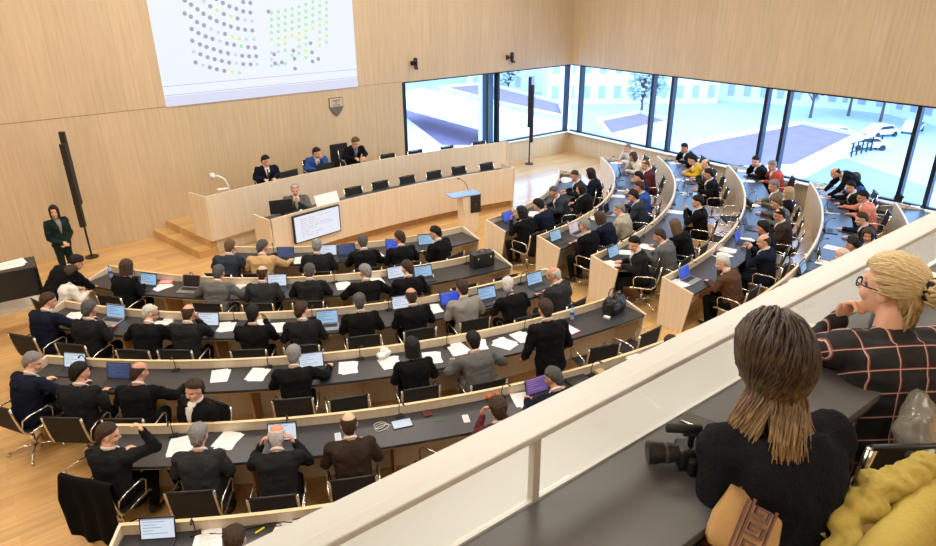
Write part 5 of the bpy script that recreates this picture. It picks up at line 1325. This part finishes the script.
# grey-blue hooded bag with dark red lining standing on the counter beyond the plaid person
def soft_bag():
    r = empty('padded_bag'); mb = MB(); rings = []
    for z, a, b_ in [(0, .09, .045), (.03, .105, .06), (.10, .095, .05), (.16, .06, .03), (.18, .04, .02)]:
        rings.append([(a*math.cos(q), b_*math.sin(q), z) for q in [2*PI*k/24 for k in range(24)]])
    me = remesh(mb.loft(rings), .007, 2); wrinkle(me, .006, 22); me.materials.append(mat('grey_blue_nylon', (.07, .085, .11), .6)); link('body', me, r)
    MB().tube([(-.03, 0, .17), (-.015, 0, .21), (.02, 0, .21), (.035, 0, .17)], .010, 8).build('red_handle', mat('dark_red_webbing', (.16, .015, .02), .6), r, True); return r
p = at(850, 318, CZ); inst('softbag', soft_bag, (p.x, .80, CZ), R(0), 'small grey padded bag with dark red handle before the plaid-shirted person', 'bag')
# gallery chairs, the yellow coat and the plastic bag
def gchair(loc, rz, lab):
    return inst('chair', make_chair, loc, rz, lab, 'chair', 'gallery chairs')
for g_, lab in ((g1, 'black chair on the gallery under the person in black sweater'), (g2, 'black chair on the gallery under the plaid-shirted person')):
    q_ = gchair(g_.location, g_.rotation_euler.z, lab); q_.scale = (1, 1, .8)
ry = at(893, 522, 4.30); gc_ = (ry.x+.02, ry.y+.27, GF-.0)
gq = gchair(gc_, R(2), 'black gallery chair carrying the yellow coat'); gq.scale = (1, 1, .82)
YM = mat('mustard_cotton', srgb(190, 170, 84), .85, bump=.35, bscale=60, var=.06)
mb = drape(.44, .04, .30, .62, 3.2, 2.2, .035, 70, 60)
me = mb.mesh('shell', [YM], True)
yc = empty('yellow_coat', (gc_[0], gc_[1]-.30, GF+.755), R(2), 'mustard yellow coat draped over the gallery chair back, bottom right', 'coat')
o = link('shell', me, yc); s_ = o.modifiers.new('t', 'SOLIDIFY'); s_.thickness = .014; s_ = o.modifiers.new('s', 'SUBSURF'); s_.levels = 1; s_.render_levels = 1
mb = MB(); rr = random.Random(3)
for c, a in [((-.16, .06, -.02), (.05, .045, .035)), ((-.12, .10, .01), (.05, .04, .03)), ((-.05, .09, .03), (.07, .05, .035)), ((.0, .10, .055), (.055, .04, .03)), ((.06, .07, .04), (.06, .045, .04)), ((.12, .05, .04), (.06, .05, .04)), ((.17, .03, .05), (.05, .05, .05)), ((-.18, .10, -.03), (.035, .02, .02))]:
    mb.ell(c, a)
me = remesh(mb, .009, 2); wrinkle(me, .012, 18); wrinkle(me, .006, 45); me.materials.append(YM); link('hood', me, yc)
MB().tube([(-.17, .13, -.03), (-.13, .155, -.01), (-.09, .15, .015)], [.014, .012, .014], 8).build('toggle', YM, yc, True)
# translucent plastic bag
mb = MB()
for c, a in [((0, 0, .07), (.085, .07, .075)), ((.015, .0, .15), (.075, .055, .10)), ((.06, .0, .22), (.05, .04, .06))]: mb.ell(c, a)
me = remesh(mb, .006, 2); wrinkle(me, .016, 9); wrinkle(me, .006, 26)
mp = mat('milky_plastic', srgb(150, 147, 138), .18, coat=.6, bump=.3, bscale=40); mp.node_tree.nodes['Principled BSDF'].inputs['Alpha'].default_value = .6
me.materials.append(mp); o = link('plastic_bag', me)
p = at(938, 486, 4.16); o.scale = (1.35, 1.2, 1.45); o.location = (p.x+.03, p.y+.03, 3.98); o.rotation_euler = (R(-10), R(8), R(20))
tag(o, 'crumpled milky plastic bag between the yellow coat and plaid shirt', 'bag')

# ---------------------------------------------------------------- light
wd = bpy.data.worlds.new('sky'); S.world = wd; wd.use_nodes = True; nt = wd.node_tree; bg = nt.nodes['Background']
sky = nt.nodes.new('ShaderNodeTexSky'); sky.sky_type = 'NISHITA'; sky.sun_disc = False; sky.sun_elevation = R(35); sky.sun_rotation = R(150); sky.air_density = 1.3; sky.dust_density = 2.5
mxw = nt.nodes.new('ShaderNodeMix'); mxw.data_type = 'RGBA'; mxw.inputs[0].default_value = .75; mxw.inputs[7].default_value = (.80, .88, 1, 1)
sc_ = nt.nodes.new('ShaderNodeVectorMath'); sc_.operation = 'SCALE'; sc_.inputs['Scale'].default_value = .25
nt.links.new(sky.outputs[0], sc_.inputs[0]); nt.links.new(sc_.outputs[0], mxw.inputs[6]); nt.links.new(mxw.outputs[2], bg.inputs['Color'])
bg.inputs['Strength'].default_value = 6.3
M_lamp = mat('lamp_diffuser', (1, .90, .76), .5, emit=3)
for iy in range(4):
    for ix in range(4):
        x, y = -1.4+4.6*ix, -1.5+5*iy
        l = empty('ceiling_light', (x, y, CEIL), 0, 'square recessed ceiling light above the hall', 'ceiling light', 'ceiling lights above the hall')
        MB().box(-.75, .75, -.75, .75, -.06, -.04).build('diffuser', M_lamp, l)
        MB().box(-.8, .8, -.8, -.75, -.07, 0).box(-.8, .8, .75, .8, -.07, 0).box(-.8, -.75, -.75, .75, -.07, 0).box(.75, .8, -.75, .75, -.07, 0).build('frame', M_white, l)
        a = bpy.data.lights.new('ceiling_lamp', 'AREA'); a.shape = 'SQUARE'; a.size = 1.4; a.energy = 42 if iy == 0 else 122; a.color = (1, .91, .79)
        ao = bpy.data.objects.new('lamp', a); COL.objects.link(ao); ao.parent = l; ao.location = (0, 0, -.08)
S.view_settings.view_transform = 'Standard'; S.view_settings.look = 'None'; S.view_settings.exposure = 0.0; S.view_settings.gamma = 1; S.view_settings.use_curve_mapping = False
S.cycles.max_bounces = 6; S.cycles.diffuse_bounces = 4; S.cycles.glossy_bounces = 3; S.cycles.transparent_max_bounces = 12; S.cycles.sample_clamp_indirect = 6
S.cycles.use_denoising = True
